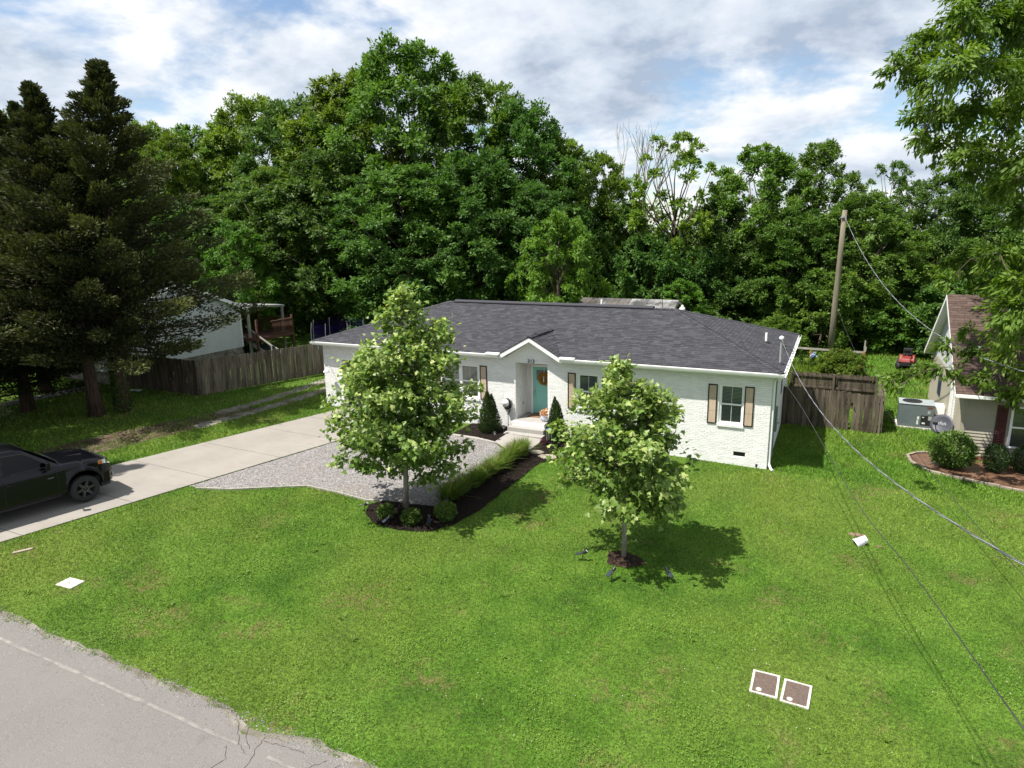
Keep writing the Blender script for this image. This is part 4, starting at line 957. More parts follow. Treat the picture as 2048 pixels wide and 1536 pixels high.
# ------------------------------------------------------------------ fences
def fence(name, p, q, h, label, mat, seed, side=1, bw=.14, rails=(.3, 1.45), posts=None, skip=None, gap=.008, hvar=.02, base=None):
    """boards on one side of rails and posts, each board a part"""
    t = thing(name, (p[0], p[1], gz(*p)), math.atan2(q[1] - p[1], q[0] - p[0]), label, 'fence')
    L = math.hypot(q[0] - p[0], q[1] - p[1]); n = int(L / bw); rr = random.Random(seed)
    dz = lambda s: gz(p[0] + (q[0] - p[0]) * s / L, p[1] + (q[1] - p[1]) * s / L) - gz(*p)
    var = []
    for k in range(6):
        m = MB(); w = bw - gap - rr.uniform(0, .006); hh = h + rr.uniform(-hvar, hvar); m.prism([(0, .03), (w, .03), (w, hh - .035), (w - .035, hh), (.035, hh), (0, hh - .035)], 'y', 0, .018, rr.random()); var.append(m.mesh('board', mat))
    for k in range(n):
        s = k * bw
        if skip and skip[0] < s < skip[1]: continue
        o = link('board', var[rr.randrange(6)], t); o.location = (s, side * .03 + (-.018 if side < 0 else 0) + rr.uniform(-.003, .003), dz(s) + rr.uniform(-.012, .012)); o.rotation_euler = (0, rr.uniform(-.012, .012), 0)
    for z in rails:
        m = MB(); m.bar((0, 0, z + dz(0)), (L, 0, z + dz(L)), .04, .09, rr.random()); m.build('rail', mat, t)
    for s in (posts or np.arange(0, L + .1, 2.4)):
        m = MB(); m.box((s - .045, -.045 - side * .06, -.1), (s + .045, .045 - side * .06, h - .02), rr.random()); o = m.build('post', mat, t); o.location.z = dz(s)
    return t
fence('board_fence', (-33.0, -1.84), (-27.06, -1.51), 1.84, 'shaded weathered board fence behind the cedar trunks', MT['fence'], 1, -1)
fence('board_fence', (-27.06, -1.51), (-24.75, 6.2), 1.84, 'long grey board fence running back along the gravel ruts', MT['fence_pale'], 2, -1)
fence('board_fence', (.03, 6.42), (2.76, 6.60), 1.72, 'weathered board fence joining the house in front of the small pen', MT['fence'], 3, -1, rails=(.3, 1.35))
t = fence('fence_gate', (2.80, 6.60), (3.88, 6.66), 1.66, 'weathered board gate at the right end of the pen fence', MT['fence'], 4, -1, posts=[1.05], rails=(.3, 1.3)); t['category'] = 'gate'
m = MB(); m.tube([(.06, -.06, .95), (.06, -.10, 1.0), (.06, -.06, 1.08)], .012, 6); m.build('latch', MT['black'], t)
fence('board_fence', (3.92, 6.68), (4.0, 10.6), 1.7, 'short side fence of the pen facing the neighbour', MT['fence_pale'], 5, -1, rails=(.3, 1.35))
fence('board_fence', (.05, 10.32), (3.92, 10.66), 1.66, 'rear board fence of the pen with its rails showing', MT['fence'], 6, 1, rails=(.35, .95, 1.5), posts=[.05, 1.95, 3.8])

# ------------------------------------------------------------------ right neighbour
nr = thing('siding_house', (6.35, 4.45, gz(6.35, 4.45)), 0, 'tan siding house with brown shingle roof at the right edge', 'house')
Z0 = nr.location.z
def P3(x, y, z): return (x - 6.35, y - 4.45, z - Z0)
NX0, NX1, NY0, NY1, NE, NRZ = 6.4, 17.0, 4.45, 14.3, 2.42, 5.62
NRY = 9.35
m = MB(); m.box(P3(NX0 + .02, NY0 + .03, -.4), P3(NX1, NY1, NE + .02)); m.prism([(NY0 + .03 - 4.45, NE - Z0), (NY1 - 4.45, NE - Z0), (NRY - 4.45, NRZ - .12 - Z0)], 'x', NX0 + .02 - 6.35, NX1 - 6.35); m.build('wall', MT['siding_t'], nr)
# lap siding, front wall and left wall
WX0, WX1 = 7.88, 9.2
k = 0; z = .05
while z < NE - .02:
    for a, b in (((NX0 + .12, 7.44), (WX1 + .34, NX1)) if .45 < z < 2.1 else ((NX0 + .12, NX1),)):
        m = MB(); m.prism([(0, z - Z0), (-.034, z - Z0), (-.004, z + .122 - Z0), (0, z + .122 - Z0)], 'x', a - 6.35, b - 6.35); o = m.build('siding_board', MT['siding_t'], nr); o.location.y = .03
    m = MB(); m.prism([(0, z - Z0), (-.034, z - Z0), (-.004, z + .122 - Z0), (0, z + .122 - Z0)], 'y', .14, NY1 - 4.45); o = m.build('siding_board', MT['siding_t'], nr); o.location.x = NX0 + .02 - 6.35
    z += .125
zz_ = NE
while zz_ < NRZ - .3:
    f = (zz_ - NE) / (NRZ - NE); a = NY0 + (NRY - NY0) * f + .1; b = NY1 - (NY1 - NRY) * f - .1
    m = MB(); m.prism([(0, zz_ - Z0), (-.022, zz_ - Z0), (-.006, zz_ + .125 - Z0), (0, zz_ + .125 - Z0)], 'y', a - 4.45, b - 4.45); o = m.build('siding_board', MT['siding_w'], nr); o.location.x = NX0 + .02 - 6.35; zz_ += .125
m = MB(); m.box(P3(NX0 - .02, NY0 - .01, -.2), P3(NX0 + .12, NY0 + .12, NE)); m.build('corner_post', MT['siding_t'], nr)
m = MB(); m.box(P3(NX0 - .03, NY0 + 1.9, -.2), P3(NX0 + .02, NY0 + 2.2, NE)); m.build('corner_post', MT['paint'], nr)
m = MB(); m.box(P3(NX0 - .04, NY0 + 2.5, 0), P3(NX0 + .02, NY0 + 3.1, NE)); m.build('trim_board', MT['paint'], nr)
# brick footing
rr = random.Random(4)
for r_ in range(3):
    for c_ in range(18):
        x = NX0 + .13 + c_ * .22 + (.11 if r_ % 2 else 0); m = MB(); m.box(P3(x, NY0 - .01, -.19 + r_ * .075), P3(x + .205, NY0 + .02, -.125 + r_ * .075), rr.random()); m.build('brick', MT['brick_red'], nr)
# roof slopes with shingle courses
def slope_roof(parent, x0, x1, y0, z0, y1, z1, mat, off, seed):
    m = MB(); dy, dz = y1 - y0, z1 - z0; L = math.hypot(dy, dz); rr = random.Random(seed)
    s = 1 if dy > 0 else -1
    m.add([(x0 - off[0], y0 - off[1], z0 - off[2]), (x1 - off[0], y0 - off[1], z0 - off[2]), (x1 - off[0], y1 - off[1], z1 - off[2]), (x0 - off[0], y1 - off[1], z1 - off[2])], [(0, 1, 2, 3)])
    rf = m.build('roof', mat, parent); m = MB(); n = int(L / .16); up = Vector((0, -dz * s, dy * s)).normalized()
    for c in range(n):
        x = x0 - rr.uniform(0, .3)
        while x < x1:
            w = rr.uniform(.22, .42); a, b = max(x, x0), min(x + w - .008, x1); x += w
            if b - a < .05: continue
            p = Vector((0, y0 + dy * c / n - off[1], z0 + dz * c / n - off[2])); q = Vector((0, y0 + dy * (c + 1.05) / n - off[1], z0 + dz * (c + 1.05) / n - off[2])); t0 = .014
            A_ = [Vector((a - off[0], 0, 0)), Vector((b - off[0], 0, 0))]
            m.add([A_[0] + p + up * t0, A_[1] + p + up * t0, A_[1] + q + up * .004, A_[0] + q + up * .004, A_[0] + p, A_[1] + p], [(0, 1, 2, 3), (4, 5, 1, 0), (4, 0, 3), (5, 2, 1)], rr.random())
    tag(m.build('shingle', mat, rf), kind='stuff'); return rf
slope_roof(nr, NX0 - .36, NX1, NY0 - .42, NE + .02, NRY, NRZ, MT['roof_brown'], (6.35, 4.45, Z0), 3)
slope_roof(nr, NX0 - .36, NX1, NY1 + .42, NE + .02 - .1, NRY, NRZ, MT['roof_brown'], (6.35, 4.45, Z0), 4)
m = MB()
for ya, za, yb_, zb in ((NY0 - .42, NE - .02, NRY, NRZ - .03), (NY1 + .42, NE - .14, NRY, NRZ - .03)):
    m.bar(P3(NX0 - .35, ya, za - .07), P3(NX0 - .35, yb_, zb - .07), .03, .16)
m.build('rake_board', MT['paint'], nr)
m = MB()
for ya, za, yb_, zb in ((NY0 - .42, NE - .1, NRY, NRZ - .13), (NY1 + .42, NE - .2, NRY, NRZ - .13)):
    m.add([P3(NX0 - .34, ya, za), P3(NX0 + .02, ya, za), P3(NX0 + .02, yb_, zb), P3(NX0 - .34, yb_, zb)], [(0, 1, 2, 3)])
m.box(P3(NX0 - .34, NY0 - .40, NE - .06), P3(NX1, NY0 + .02, NE - .03)); m.build('soffit', MT['soffit'], nr)
m = MB(); m.box(P3(NX0 - .36, NY0 - .50, NE - .09), P3(NX1, NY0 - .42, NE + .02)); m.build('gutter', MT['paint'], nr)
m = MB(); m.box(P3(NX0 - .34, NY1 + .40, NE - .25), P3(NX0 + .6, NY1 + .5, NE - .1)); m.build('gutter', MT['paint'], nr)
w = window(nr, WX0 - 6.35, WX1 - 6.35, .48 - Z0, 2.05 - Z0, .0, 1)
m = MB(); m.box(P3(7.46, NY0 - .03, .45), P3(7.79, NY0 + .02, 2.06)); sh = m.build('shutter', MT['maroon'], nr)
for k in range(18):
    m = MB(); m.cbox(P3(7.625, NY0 - .036, .53 + k * .083), (.25, .012, .05), rx=R(25)); m.build('louvre', MT['maroon'], sh)
m = MB(); m.lathe([(.06, 0), (.07, .10), (.11, .12), (.11, .15), (.02, .19)], 14, Matrix.Translation(P3(6.9, 6.2, NE + .02 + (6.2 - NY0 + .42) * (NRZ - NE) / (NRY - NY0 + .42)))); m.build('roof_vent', MT['paint'], nr)
m = MB(); m.box(P3(NX0 - .03, 10.4, .9), P3(NX0 + .0, 11.3, 2.0)); m.build('window', MT['bluedk'], nr)
# AC unit
t = thing('air_conditioner', (5.38, 8.75, gz(5.38, 8.75)), R(-2), 'grey packaged air conditioner standing beside the tan siding house', 'air conditioner')
m = MB(); m.box((-.78, -.62, 0), (.85, .6, .07)); m.build('pad', MT['cover_w'], t)
m = MB(); m.box((-.70, -.52, .08), (.62, .52, 1.06)); body = m.build('cabinet', MT['ac'], t, bevel=.015)
m = MB(); m.box((-.72, -.54, 1.062), (.64, .54, 1.10)); tp = m.build('top', MT['ac_top'], t, bevel=.01)
m = MB(); m.lathe([(.38, 0), (.38, .025), (.34, .03)], 26, Matrix.Translation((-.2, 0, 1.10))); fan = m.build('fan_opening', MT['darkin'], tp)
m = MB()
for k in range(1, 6): m.add([((.07 * k) * math.cos(a) - .2, (.07 * k) * math.sin(a), 1.135) for a in np.linspace(0, 6.28, 25)[:-1]] + [((.07 * k + .012) * math.cos(a) - .2, (.07 * k + .012) * math.sin(a), 1.135) for a in np.linspace(0, 6.28, 25)[:-1]], [(i, (i + 1) % 24, 24 + (i + 1) % 24, 24 + i) for i in range(24)])
for a in range(8): m.bar((-.2, 0, 1.138), (-.2 + .37 * math.cos(a * .785), .37 * math.sin(a * .785), 1.138), .01, .008)
m.build('fan_guard', MT['black'], tp)
m = MB(); m.box((.15, -.527, .18), (.56, -.522, .62)); m.build('access_panel', MT['black'], body)
for k, (x0, z0, x1, z1) in enumerate(((.0, .2, .07, .38), (.01, .42, .09, .56), (.2, .52, .27, .56), (.2, .24, .32, .31), (.42, .42, .55, .6), (.38, .70, .48, .84))): m = MB(); m.box((x0, -.532, z0), (x1, -.528, z1)); m.build('label_plate', MT['lens'] if k < 4 else MT['galv'], body)
m = MB(); m.box((.34, -.532, .95), (.54, -.528, 1.0)); m.build('brand_plate', MT['red'], body)
m = MB(); m.box((.63, -.40, .25), (1.0, .40, 1.02)); m.build('duct', MT['paint'], t)
m = MB(); m.box((.62, -.54, .04), (.80, -.40, .7)); m.build('disconnect_box', MT['fence'], t)
# satellite dish
t = thing('satellite_dish', (6.12, 6.1, gz(6.12, 6.1)), R(-40), 'dark grey satellite dish on a short mast at the tan house corner', 'satellite dish')
m = MB(); m.tube([(0, 0, 0), (0, 0, .62), (.0, -.05, .72)], .03, 8); m.build('mast', MT['black'], t)
DM = Matrix.Translation((0, -.12, .86)) @ Matrix.Rotation(R(66), 4, 'X')
m = MB(); m.lathe([(.02, 0), (.16, .015), (.28, .05), (.37, .095), (.372, .10), (.28, .062), (.16, .027), (.02, .012)], 30, DM @ Matrix.Scale(1.1, 4) @ Matrix.Scale(1.12, 4, (1, 0, 0))); d_ = m.build('reflector', MT['dish'], t, True)
fc = bpy.data.curves.new('logo', 'FONT'); fc.body = 'dish'; fc.size = .2; fc.extrude = .003; fc.align_x = 'CENTER'
tmp = bpy.data.objects.new('tmp', fc); COL.objects.link(tmp); bpy.context.view_layer.update()
me = bpy.data.meshes.new_from_object(tmp.evaluated_get(bpy.context.evaluated_depsgraph_get())); bpy.data.objects.remove(tmp); me.materials.clear(); me.materials.append(MT['galv'])
o = link('lettering', me, d_); o.matrix_local = DM @ Matrix.Translation((0, -.02, .06))
m = MB(); m.tube([DM @ Vector((0, -.36, .08)), DM @ Vector((0, -.28, .32)), DM @ Vector((0, -.10, .48))], .018, 6); m.build('arm', MT['black'], t)
m = MB(); m.cbox(DM @ Vector((0, -.08, .5)), (.14, .1, .1)); m.build('receiver', MT['black'], t)
# planting bed of the neighbour: wet brown paving inside a pale kerb
BEDR = [(4.72, 3.95), (4.85, 3.1), (5.35, 2.3), (6.6, 1.85), (7.95, 1.5), (12, .9), (12, 4.3), (6.45, 4.3), (5.7, 4.75), (5.05, 4.35)]
tag(sheet('planting_bed', BEDR, .012, MT['mudbed'], step=1.0), kind='structure')
t = thing('bed_border', (4.72, 3.95, gz(4.72, 3.95)), 0, 'pale stone border curving round the brown planting bed at right', 'border'); bo = t.location
bp_ = [(5.7, 4.8), (5.05, 4.4), (4.72, 3.95), (4.80, 3.15), (5.32, 2.27), (6.0, 2.02), (6.6, 1.82), (7.3, 1.63), (7.95, 1.47), (9, 1.3), (10.5, 1.1)]
cum = []; rr = random.Random(8)
for p, q in zip(bp_, bp_[1:]):
    L = math.hypot(q[0] - p[0], q[1] - p[1]); n = max(1, int(L / .28))
    for k in range(n):
        a = (p[0] + (q[0] - p[0]) * k / n, p[1] + (q[1] - p[1]) * k / n); b = (p[0] + (q[0] - p[0]) * (k + .94) / n, p[1] + (q[1] - p[1]) * (k + .94) / n)
        m = MB(); za = gz(*a) + .03 + rr.uniform(-.01, .015); m.bar((a[0] - bo.x, a[1] - bo.y, za - bo.z), (b[0] - bo.x, b[1] - bo.y, za - bo.z), .09, .10); m.build('stone', MT['flag'], t)
shrub('trimmed_bush', (6.08, 3.28, gz(6.08, 3.28)), .72, .66, 6500, .085, .055, MT['leaf_box'], 'large squarish trimmed bush at the corner of the tan house', 'bush', 'ball', 31, squash=.95, lump=.05)
shrub('trimmed_bush', (7.42, 3.4, gz(7.42, 3.4)), .42, .52, 4500, .05, .03, MT['leaf_arb'], 'round trimmed bush below the maroon shutter', 'bush', 'ball', 32, lump=.03)
shrub('trimmed_bush', (8.36, 3.75, gz(8.36, 3.75)), .44, .50, 4500, .05, .03, MT['leaf_arb'], 'round trimmed bush cut off by the right picture edge', 'bush', 'ball', 33, lump=.03)

# ------------------------------------------------------------------ left neighbour behind the cedars
nl = thing('white_siding_house', (-33, -2, gz(-33, -2)), 0, 'white siding house half hidden behind the cedars at left', 'house'); L0 = nl.location.copy()
def Q3(x, y, z): return (x - L0.x, y - L0.y, z - L0.z)
LX1, LY0, LY1, LB, LE, LR_ = -33.0, -2.0, 7.07, 1.45, 4.06, 6.0
m = MB(); m.box(Q3(-46, LY0 + .03, LB), Q3(LX1 - .03, LY1, LE)); m.prism([(LY0 + .03 - L0.y, LE - L0.z), (LY1 - L0.y, LE - L0.z), ((LY0 + LY1) / 2 - L0.y, LR_ - .1 - L0.z)], 'x', -46 - L0.x, LX1 - .03 - L0.x); m.build('wall', MT['siding_w'], nl)
z = LB
while z < LR_ - .3:
    f = max(0, (z - LE) / (LR_ - LE)); a = LY0 + (LY1 - LY0) / 2 * f; b = LY1 - (LY1 - LY0) / 2 * f
    m = MB(); m.prism([(0, z - L0.z), (.036, z - L0.z), (.004, z + .137 - L0.z), (0, z + .14 - L0.z)], 'y', a + .06 - L0.y, b - .06 - L0.y); o = m.build('siding_board', MT['siding_w'], nl); o.location.x = -.03
    if z < LE - .1:
        m = MB(); m.prism([(0, z - L0.z), (-.036, z - L0.z), (-.004, z + .137 - L0.z), (0, z + .14 - L0.z)], 'x', -12.9, -.1); o = m.build('siding_board', MT['siding_w'], nl); o.location.y = .03
    z += .14
m = MB(); m.box(Q3(LX1 - .1, LY0 - .01, LB), Q3(LX1 + .01, LY0 + .1, LE)); m.box(Q3(LX1 - .1, LY1 - .1, LB), Q3(LX1 + .01, LY1 + .01, LE)); m.build('corner_post', MT['paint'], nl)
fo = MB(); fo.box(Q3(-46, LY0 + .06, .2), Q3(LX1 - .06, LY1 - .04, LB)); fo = fo.build('foundation', MT['stonebase'], nl)
rr = random.Random(9)
for r_ in range(4):
    y = LY0 + .07 - rr.uniform(0, .2)
    while y < LY1 - .4:
        w_ = rr.uniform(.28, .5); z0 = .55 + r_ * .225; m = MB(); m.box(Q3(LX1 - .06, max(y, LY0 + .08), z0), Q3(LX1 - .025 + rr.uniform(-.01, .01), y + w_ - .02, z0 + .21), rr.random()); m.build('stone', MT['stonebase'], fo); y += w_
slope_roof(nl, -46, LX1 + .3, LY0 - .4, LE - .12, (LY0 + LY1) / 2, LR_, MT['shingle'], L0, 5); slope_roof(nl, -46, LX1 + .3, LY1 + .4, LE - .12, (LY0 + LY1) / 2, LR_, MT['shingle'], L0, 6)
m = MB()
for ya in (LY0 - .4, LY1 + .4): m.bar(Q3(LX1 + .29, ya, LE - .2), Q3(LX1 + .29, (LY0 + LY1) / 2, LR_ - .1), .03, .2)
m.build('rake_board', MT['paint'], nl)
# covered deck with rails and stairs
dk = thing('back_deck', (-33.2, 9.0, gz(-33.2, 9)), 0, 'red-brown wooden deck under a white porch roof behind the left house', 'deck'); D0 = dk.location.copy()
def S3(x, y, z): return (x - D0.x, y - D0.y, z - D0.z)
DZ = 2.0
m = MB(); m.box(S3(-37, LY1 + .1, DZ - .2), S3(-31.9, 10.6, DZ)); m.build('floor', MT['deck'], dk)
m = MB(); m.prism([(LY1 + .42 - D0.y, 3.98 - D0.z), (10.5 - D0.y, 3.72 - D0.z), (10.5 - D0.y, 3.86 - D0.z), (LY1 + .42 - D0.y, 4.1 - D0.z)], 'x', -37 - D0.x, -32.5 - D0.x); m.build('porch_roof', MT['metal_shade_grey'], dk)  # white roof, its shade put into the grey colour
for x, y in ((-32.62, LY1 + .25), (-32.62, 10.35), (-35.0, 10.35), (-36.9, 10.35)):
    m = MB(); m.box(S3(x - .07, y - .07, .7), S3(x + .07, y + .07, 3.8)); m.build('post', MT['greywood'] if x > -33 else MT['deck'], dk)
for x, y in ((-31.95, 7.3), (-31.95, 10.5)):
    m = MB(); m.box(S3(x - .06, y - .06, .6), S3(x + .06, y + .06, DZ + 1.2)); m.build('post', MT['deck'], dk)
def rail(p, q, z, mat, n):
    m = MB(); m.bar(S3(p[0], p[1], z + .95), S3(q[0], q[1], z + .95), .10, .05); m.build('handrail', mat, dk)
    m = MB(); m.bar(S3(p[0], p[1], z + .12), S3(q[0], q[1], z + .12), .05, .08); m.build('rail', mat, dk)
    me = MB().box((-.02, -.02, .12), (.02, .02, .95)).mesh('baluster', mat)
    for k in range(1, n): o = link('baluster', me, dk); f = k / n; o.location = S3(p[0] + (q[0] - p[0]) * f, p[1] + (q[1] - p[1]) * f, z)
rail((-31.95, 8.6), (-31.95, 10.5), DZ, MT['deck'], 15); rail((-37, 10.5), (-31.95, 10.5), DZ, MT['deck'], 38)
m = MB()
for y in (7.35, 8.45): m.bar(S3(-33.3, y, 2.0), S3(-30.9, y, .75), .05, .25)
m.build('stringer', MT['greywood'], dk)
for k in range(6): m = MB(); f = (k + .5) / 6; m.cbox(S3(-33.3 + 2.4 * f, 7.9, 1.98 - 1.25 * f), (.3, 1.05, .04)); m.build('tread', MT['bluedk'], dk)
m = MB(); m.bar(S3(-33.0, 7.35, 2.75), S3(-30.8, 7.35, 1.55), .05, .09); m.bar(S3(-30.85, 7.35, .7), S3(-30.85, 7.35, 1.6), .07, .07); m.build('stair_rail', MT['greywood'], dk)
# trampoline with net, blue bundle
t = thing('trampoline', (-26.6, 8.9, gz(-26.6, 8.9)), 0, 'trampoline with a tall purple safety net behind the fence', 'trampoline')
NP = 8; TR = 1.75
m = MB()
for k in range(24): a, b = k / 24 * 6.283, (k + 1) / 24 * 6.283; m.bar((TR * math.cos(a), TR * math.sin(a), .8), (TR * math.cos(b), TR * math.sin(b), .8), .05, .05)
m.build('ring', MT['galv'], t)
for k in range(NP):
    a = (k + .3) / NP * 6.283; x, y = TR * math.cos(a), TR * math.sin(a)
    m = MB(); m.tube([(x, y, 0), (x, y, 2.1), (x * .96, y * .96, 2.62)], .016, 6); m.build('pole', MT['metal_shade_grey'], t)
m = MB(); m.lathe([(TR * .95, .8), (TR * .93, .82)], 24); m.build('mat', MT['black'], t)
def netmat():
    m, nt = new_mat('purple_mesh_net'); tr = nt.nodes.new('ShaderNodeBsdfTransparent'); d = nt.nodes.new('ShaderNodeBsdfDiffuse'); d.inputs[0].default_value = (.008, .004, .045, 1)
    mx = nt.nodes.new('ShaderNodeMixShader'); mx.inputs[0].default_value = .2; nt.links.new(tr.outputs[0], mx.inputs[1]); nt.links.new(d.outputs[0], mx.inputs[2]); out(nt, mx.outputs[0]); return m
NET = netmat()
m = MB()
for k in range(24):
    a, b = k / 24 * 6.283, (k + 1) / 24 * 6.283; r0 = TR * .94
    m.add([(r0 * math.cos(a), r0 * math.sin(a), .85), (r0 * math.cos(b), r0 * math.sin(b), .85), (r0 * math.cos(b), r0 * math.sin(b), 2.55 - .08 * math.sin(b * 4) ** 2), (r0 * math.cos(a), r0 * math.sin(a), 2.55 - .08 * math.sin(a * 4) ** 2)], [(0, 1, 2, 3)])
m.build('net', NET, t)
t = thing('blue_tarp', (-25.9, 6.75, gz(-25.9, 6.75)), 0, 'crumpled bright blue tarp heaped behind the end of the fence', 'tarp')
rng = np.random.default_rng(6); bm = bmesh.new(); bmesh.ops.create_icosphere(bm, subdivisions=3, radius=.5)
for v in bm.verts: v.co = Vector((v.co.x * 1.1, v.co.y * .8, v.co.z * .45)) * (1 + .22 * rng.normal()); v.co.z += 1.3
me = bpy.data.meshes.new('cloth'); bm.to_mesh(me); bm.free(); me.materials.append(MT['blue']); link('cloth', me, t)
m = MB(); m.box((-.5, -.4, 0), (.5, .4, 1.1)); m.build('stand', MT['fence'], t)
# timber edging and bright board by the cedars
t = thing('landscape_timber', (-33.5, -5.2, gz(-33.5, -5.2)), 0, 'long low timber edging on the ground left of the cedars', 'edging')
m = MB(); m.bar((-.35, -4.5, .1), (.1, 2.2, .1), .22, .2); m.build('timber', MT['greywood'], t, bevel=.02)
m = MB(); m.box((-.6, -.12, 0), (.6, .12, .06)); o = m.build('white_board', MT['paint']); o.location = (-31.2, -2.3, gz(-31.2, -2.3)); o.rotation_euler = (0, 0, R(15)); tag(o, 'short white board lying on the grass by the shaded fence', 'board')

# ------------------------------------------------------------------ utility pole and wires
t = thing('utility_pole', (1.72, 24.45, gz(1.72, 24.45)), 0, 'tall bare wooden utility pole behind the house', 'utility pole')
m = MB(); m.tube([(0, 0, -.2), (.03, 0, 3), (.08, 0, 6.5), (.12, 0, 9.56)], [.20, .185, .165, .145], 14); m.build('shaft', MT['pole'], t, True)
m = MB(); m.cbox((.02, -.17, 9.15), (.14, .12, .14)); m.build('bracket', MT['galv'], t)
m = MB(); m.tube([(.0, -.17, 9.12), (-.14, -.2, 9.02), (-.05, -.2, 9.18)], .015, 6); m.build('clamp', MT['galv'], t)
def sagline(A_, B_, sag, n=60, ext=1.0):
    A_, B_ = Vector(A_), Vector(B_); return [A_.lerp(B_, k / n * ext) - Vector((0, 0, 4 * sag * (k / n * ext) * (1 - k / n * ext))) for k in range(n + 1)]
def wire(name, pts, r, mat, label, n=6):
    m = MB(); m.tube(pts, r, n); o = m.build(name, mat, None, True); return tag(o, label, 'cable')
def twisted(name, pts, r, off, mat, label, turns):
    t = thing(name, tuple(pts[0]), 0, label, 'cable'); P0 = pts[0]
    fine = []
    for a, b in zip(pts, pts[1:]):
        for k in range(6): fine.append(a.lerp(b, k / 6))
    for s, mt in ((0, mat), (2.1, MT['wire2']), (4.2, MT['wire2'])):
        m = MB(); q = []
        for i, p in enumerate(fine):
            d = (fine[min(i + 1, len(fine) - 1)] - fine[max(i - 1, 0)]).normalized(); sd = d.cross(Vector((0, 0, 1))).normalized(); u_ = sd.cross(d); a = i / len(fine) * turns * 6.283 + s
            q.append(p + (sd * math.cos(a) + u_ * math.sin(a)) * off - P0)
        m.tube(q, r, 5); m.build('strand', mt, t, True)
twisted('service_cable', sagline((.12, 1.1, 4.62), (4.11, -23, 7.02), 1.22), .0055, .0065, MT['cable'], 'thick twisted service cable from the house mast towards the road', 26)
twisted('service_cable', sagline((1.83, 24.25, 9.2), (7.14, -2, 4.4), 1.83), .009, .011, MT['cable'], 'thick twisted cable sagging from the utility pole to the right', 22)
wire('telephone_wire', sagline((1.8, 24.3, 3.62), (8.08, -23, 3.14), 2.71, 80), .009, MT['wire'], 'thin dark wire from halfway up the utility pole across the right lawn')
cpts = [Vector(p) for p in ((.42, -.35, 3.3), (1.17, -3.7, 3.25), (2.47, -9.9, 3.0), (3.2, -13.3, 3.2), (3.5, -18.5, 4.37))]
def catmull(p, n=12):
    o = []; p = [p[0] * 2 - p[1]] + p + [p[-1] * 2 - p[-2]]
    for i in range(1, len(p) - 2):
        for k in range(n):
            t = k / n; a, b, c, d = p[i - 1], p[i], p[i + 1], p[i + 2]
            o.append(.5 * ((2 * b) + (c - a) * t + (2 * a - 5 * b + 4 * c - d) * t * t + (3 * b - a - 3 * c + d) * t ** 3))
    o.append(p[-2]); return o
wire('telephone_wire', catmull(cpts), .008, MT['wire'], 'thin dark wire from the house eave corner down over the front lawn')

# ------------------------------------------------------------------ garden behind the pen, mower, shed
t = thing('garden_trellis', (3.58, 20.6, gz(3.58, 20.6)), 0, 'rough timber rail on orange posts in the back garden', 'trellis')
for x, y, h in ((0, 0, 1.18), (-2.95, .5, 1.05)): m = MB(); m.cbox((x, y, h / 2), (.11, .11, h)); m.build('post', MT['orange'], t)
m = MB(); m.bar((.06, -.02, 1.14), (-5.8, .9, 1.10), .05, .12); m.build('rail', MT['greywood'], t)
m = MB(); m.prism([(-.03, 1.2), (.09, 1.2), (.11, 1.45), (.04, 1.6), (.05, 1.85), (-.02, 1.9), (-.04, 1.5)], 'y', -.03, .02); m.build('split_board', MT['greywood'], t)
def plant(name, loc, n, h, r, mat, label, seed, L=.12, W=.05, stem=True):
    t = thing(name, loc, 0, label, 'plant'); rng = np.random.default_rng(seed); z = rng.beta(1.6, 1.4, n) * h; a = rng.uniform(0, 6.28, n); q = r * np.sqrt(rng.random(n)) * (1.1 - .6 * z / h)
    P = np.stack([q * np.cos(a), q * np.sin(a), z], 1); leaf_obj('foliage', P, rsphere(rng, n) + np.array([0, 0, .4]), rsphere(rng, n) + np.array([0, 0, .8]), L, W, mat, t, rng.random(n))
    m = MB(); m.tube([(0, 0, 0), (.02, 0, h * .9)], [.02, .008], 5); m.build('stem', MT['bark'], t); return t
plant('tall_plant', (.12, 20.0, gz(0, 20)), 320, 1.15, .14, MT['leaf_b'], 'thin tall dark plant in the garden left of the trellis post', 70)
bl = plant('flowering_plant', (.80, 20.2, gz(.8, 20)), 420, .75, .28, MT['leaf_b'], 'garden plant topped with pale blue flowers', 71)
rng = np.random.default_rng(72); P = rng.normal(size=(60, 3)) * np.array([.1, .1, .07]) + np.array([0, 0, .78]); MT['paleblue'] = pm('pale_blue_petals', (.30, .38, .70), .7, .2, 20); leaf_obj('flowers', P, rsphere(rng, 60), rsphere(rng, 60), .09, .07, MT['paleblue'], bl, rng.random(60))
rng = np.random.default_rng(73); n = 9000; P = np.stack([rng.uniform(-2.2, 3.4, n), rng.uniform(12.5, 21.5, n), 0 * rng.random(n)], 1); hh = np.abs(rng.normal(.25, .12, n)); P[:, 2] = GZ(P[:, 0], P[:, 1]); tag(leaf_obj('garden_weeds', P, rsphere(rng, n) * .5 + np.array([0, 0, 1]), rsphere(rng, n), hh, .06, MT['leaf_c'], None, rng.random(n)), 'tall weedy growth in the back garden', 'weeds', kind='stuff')
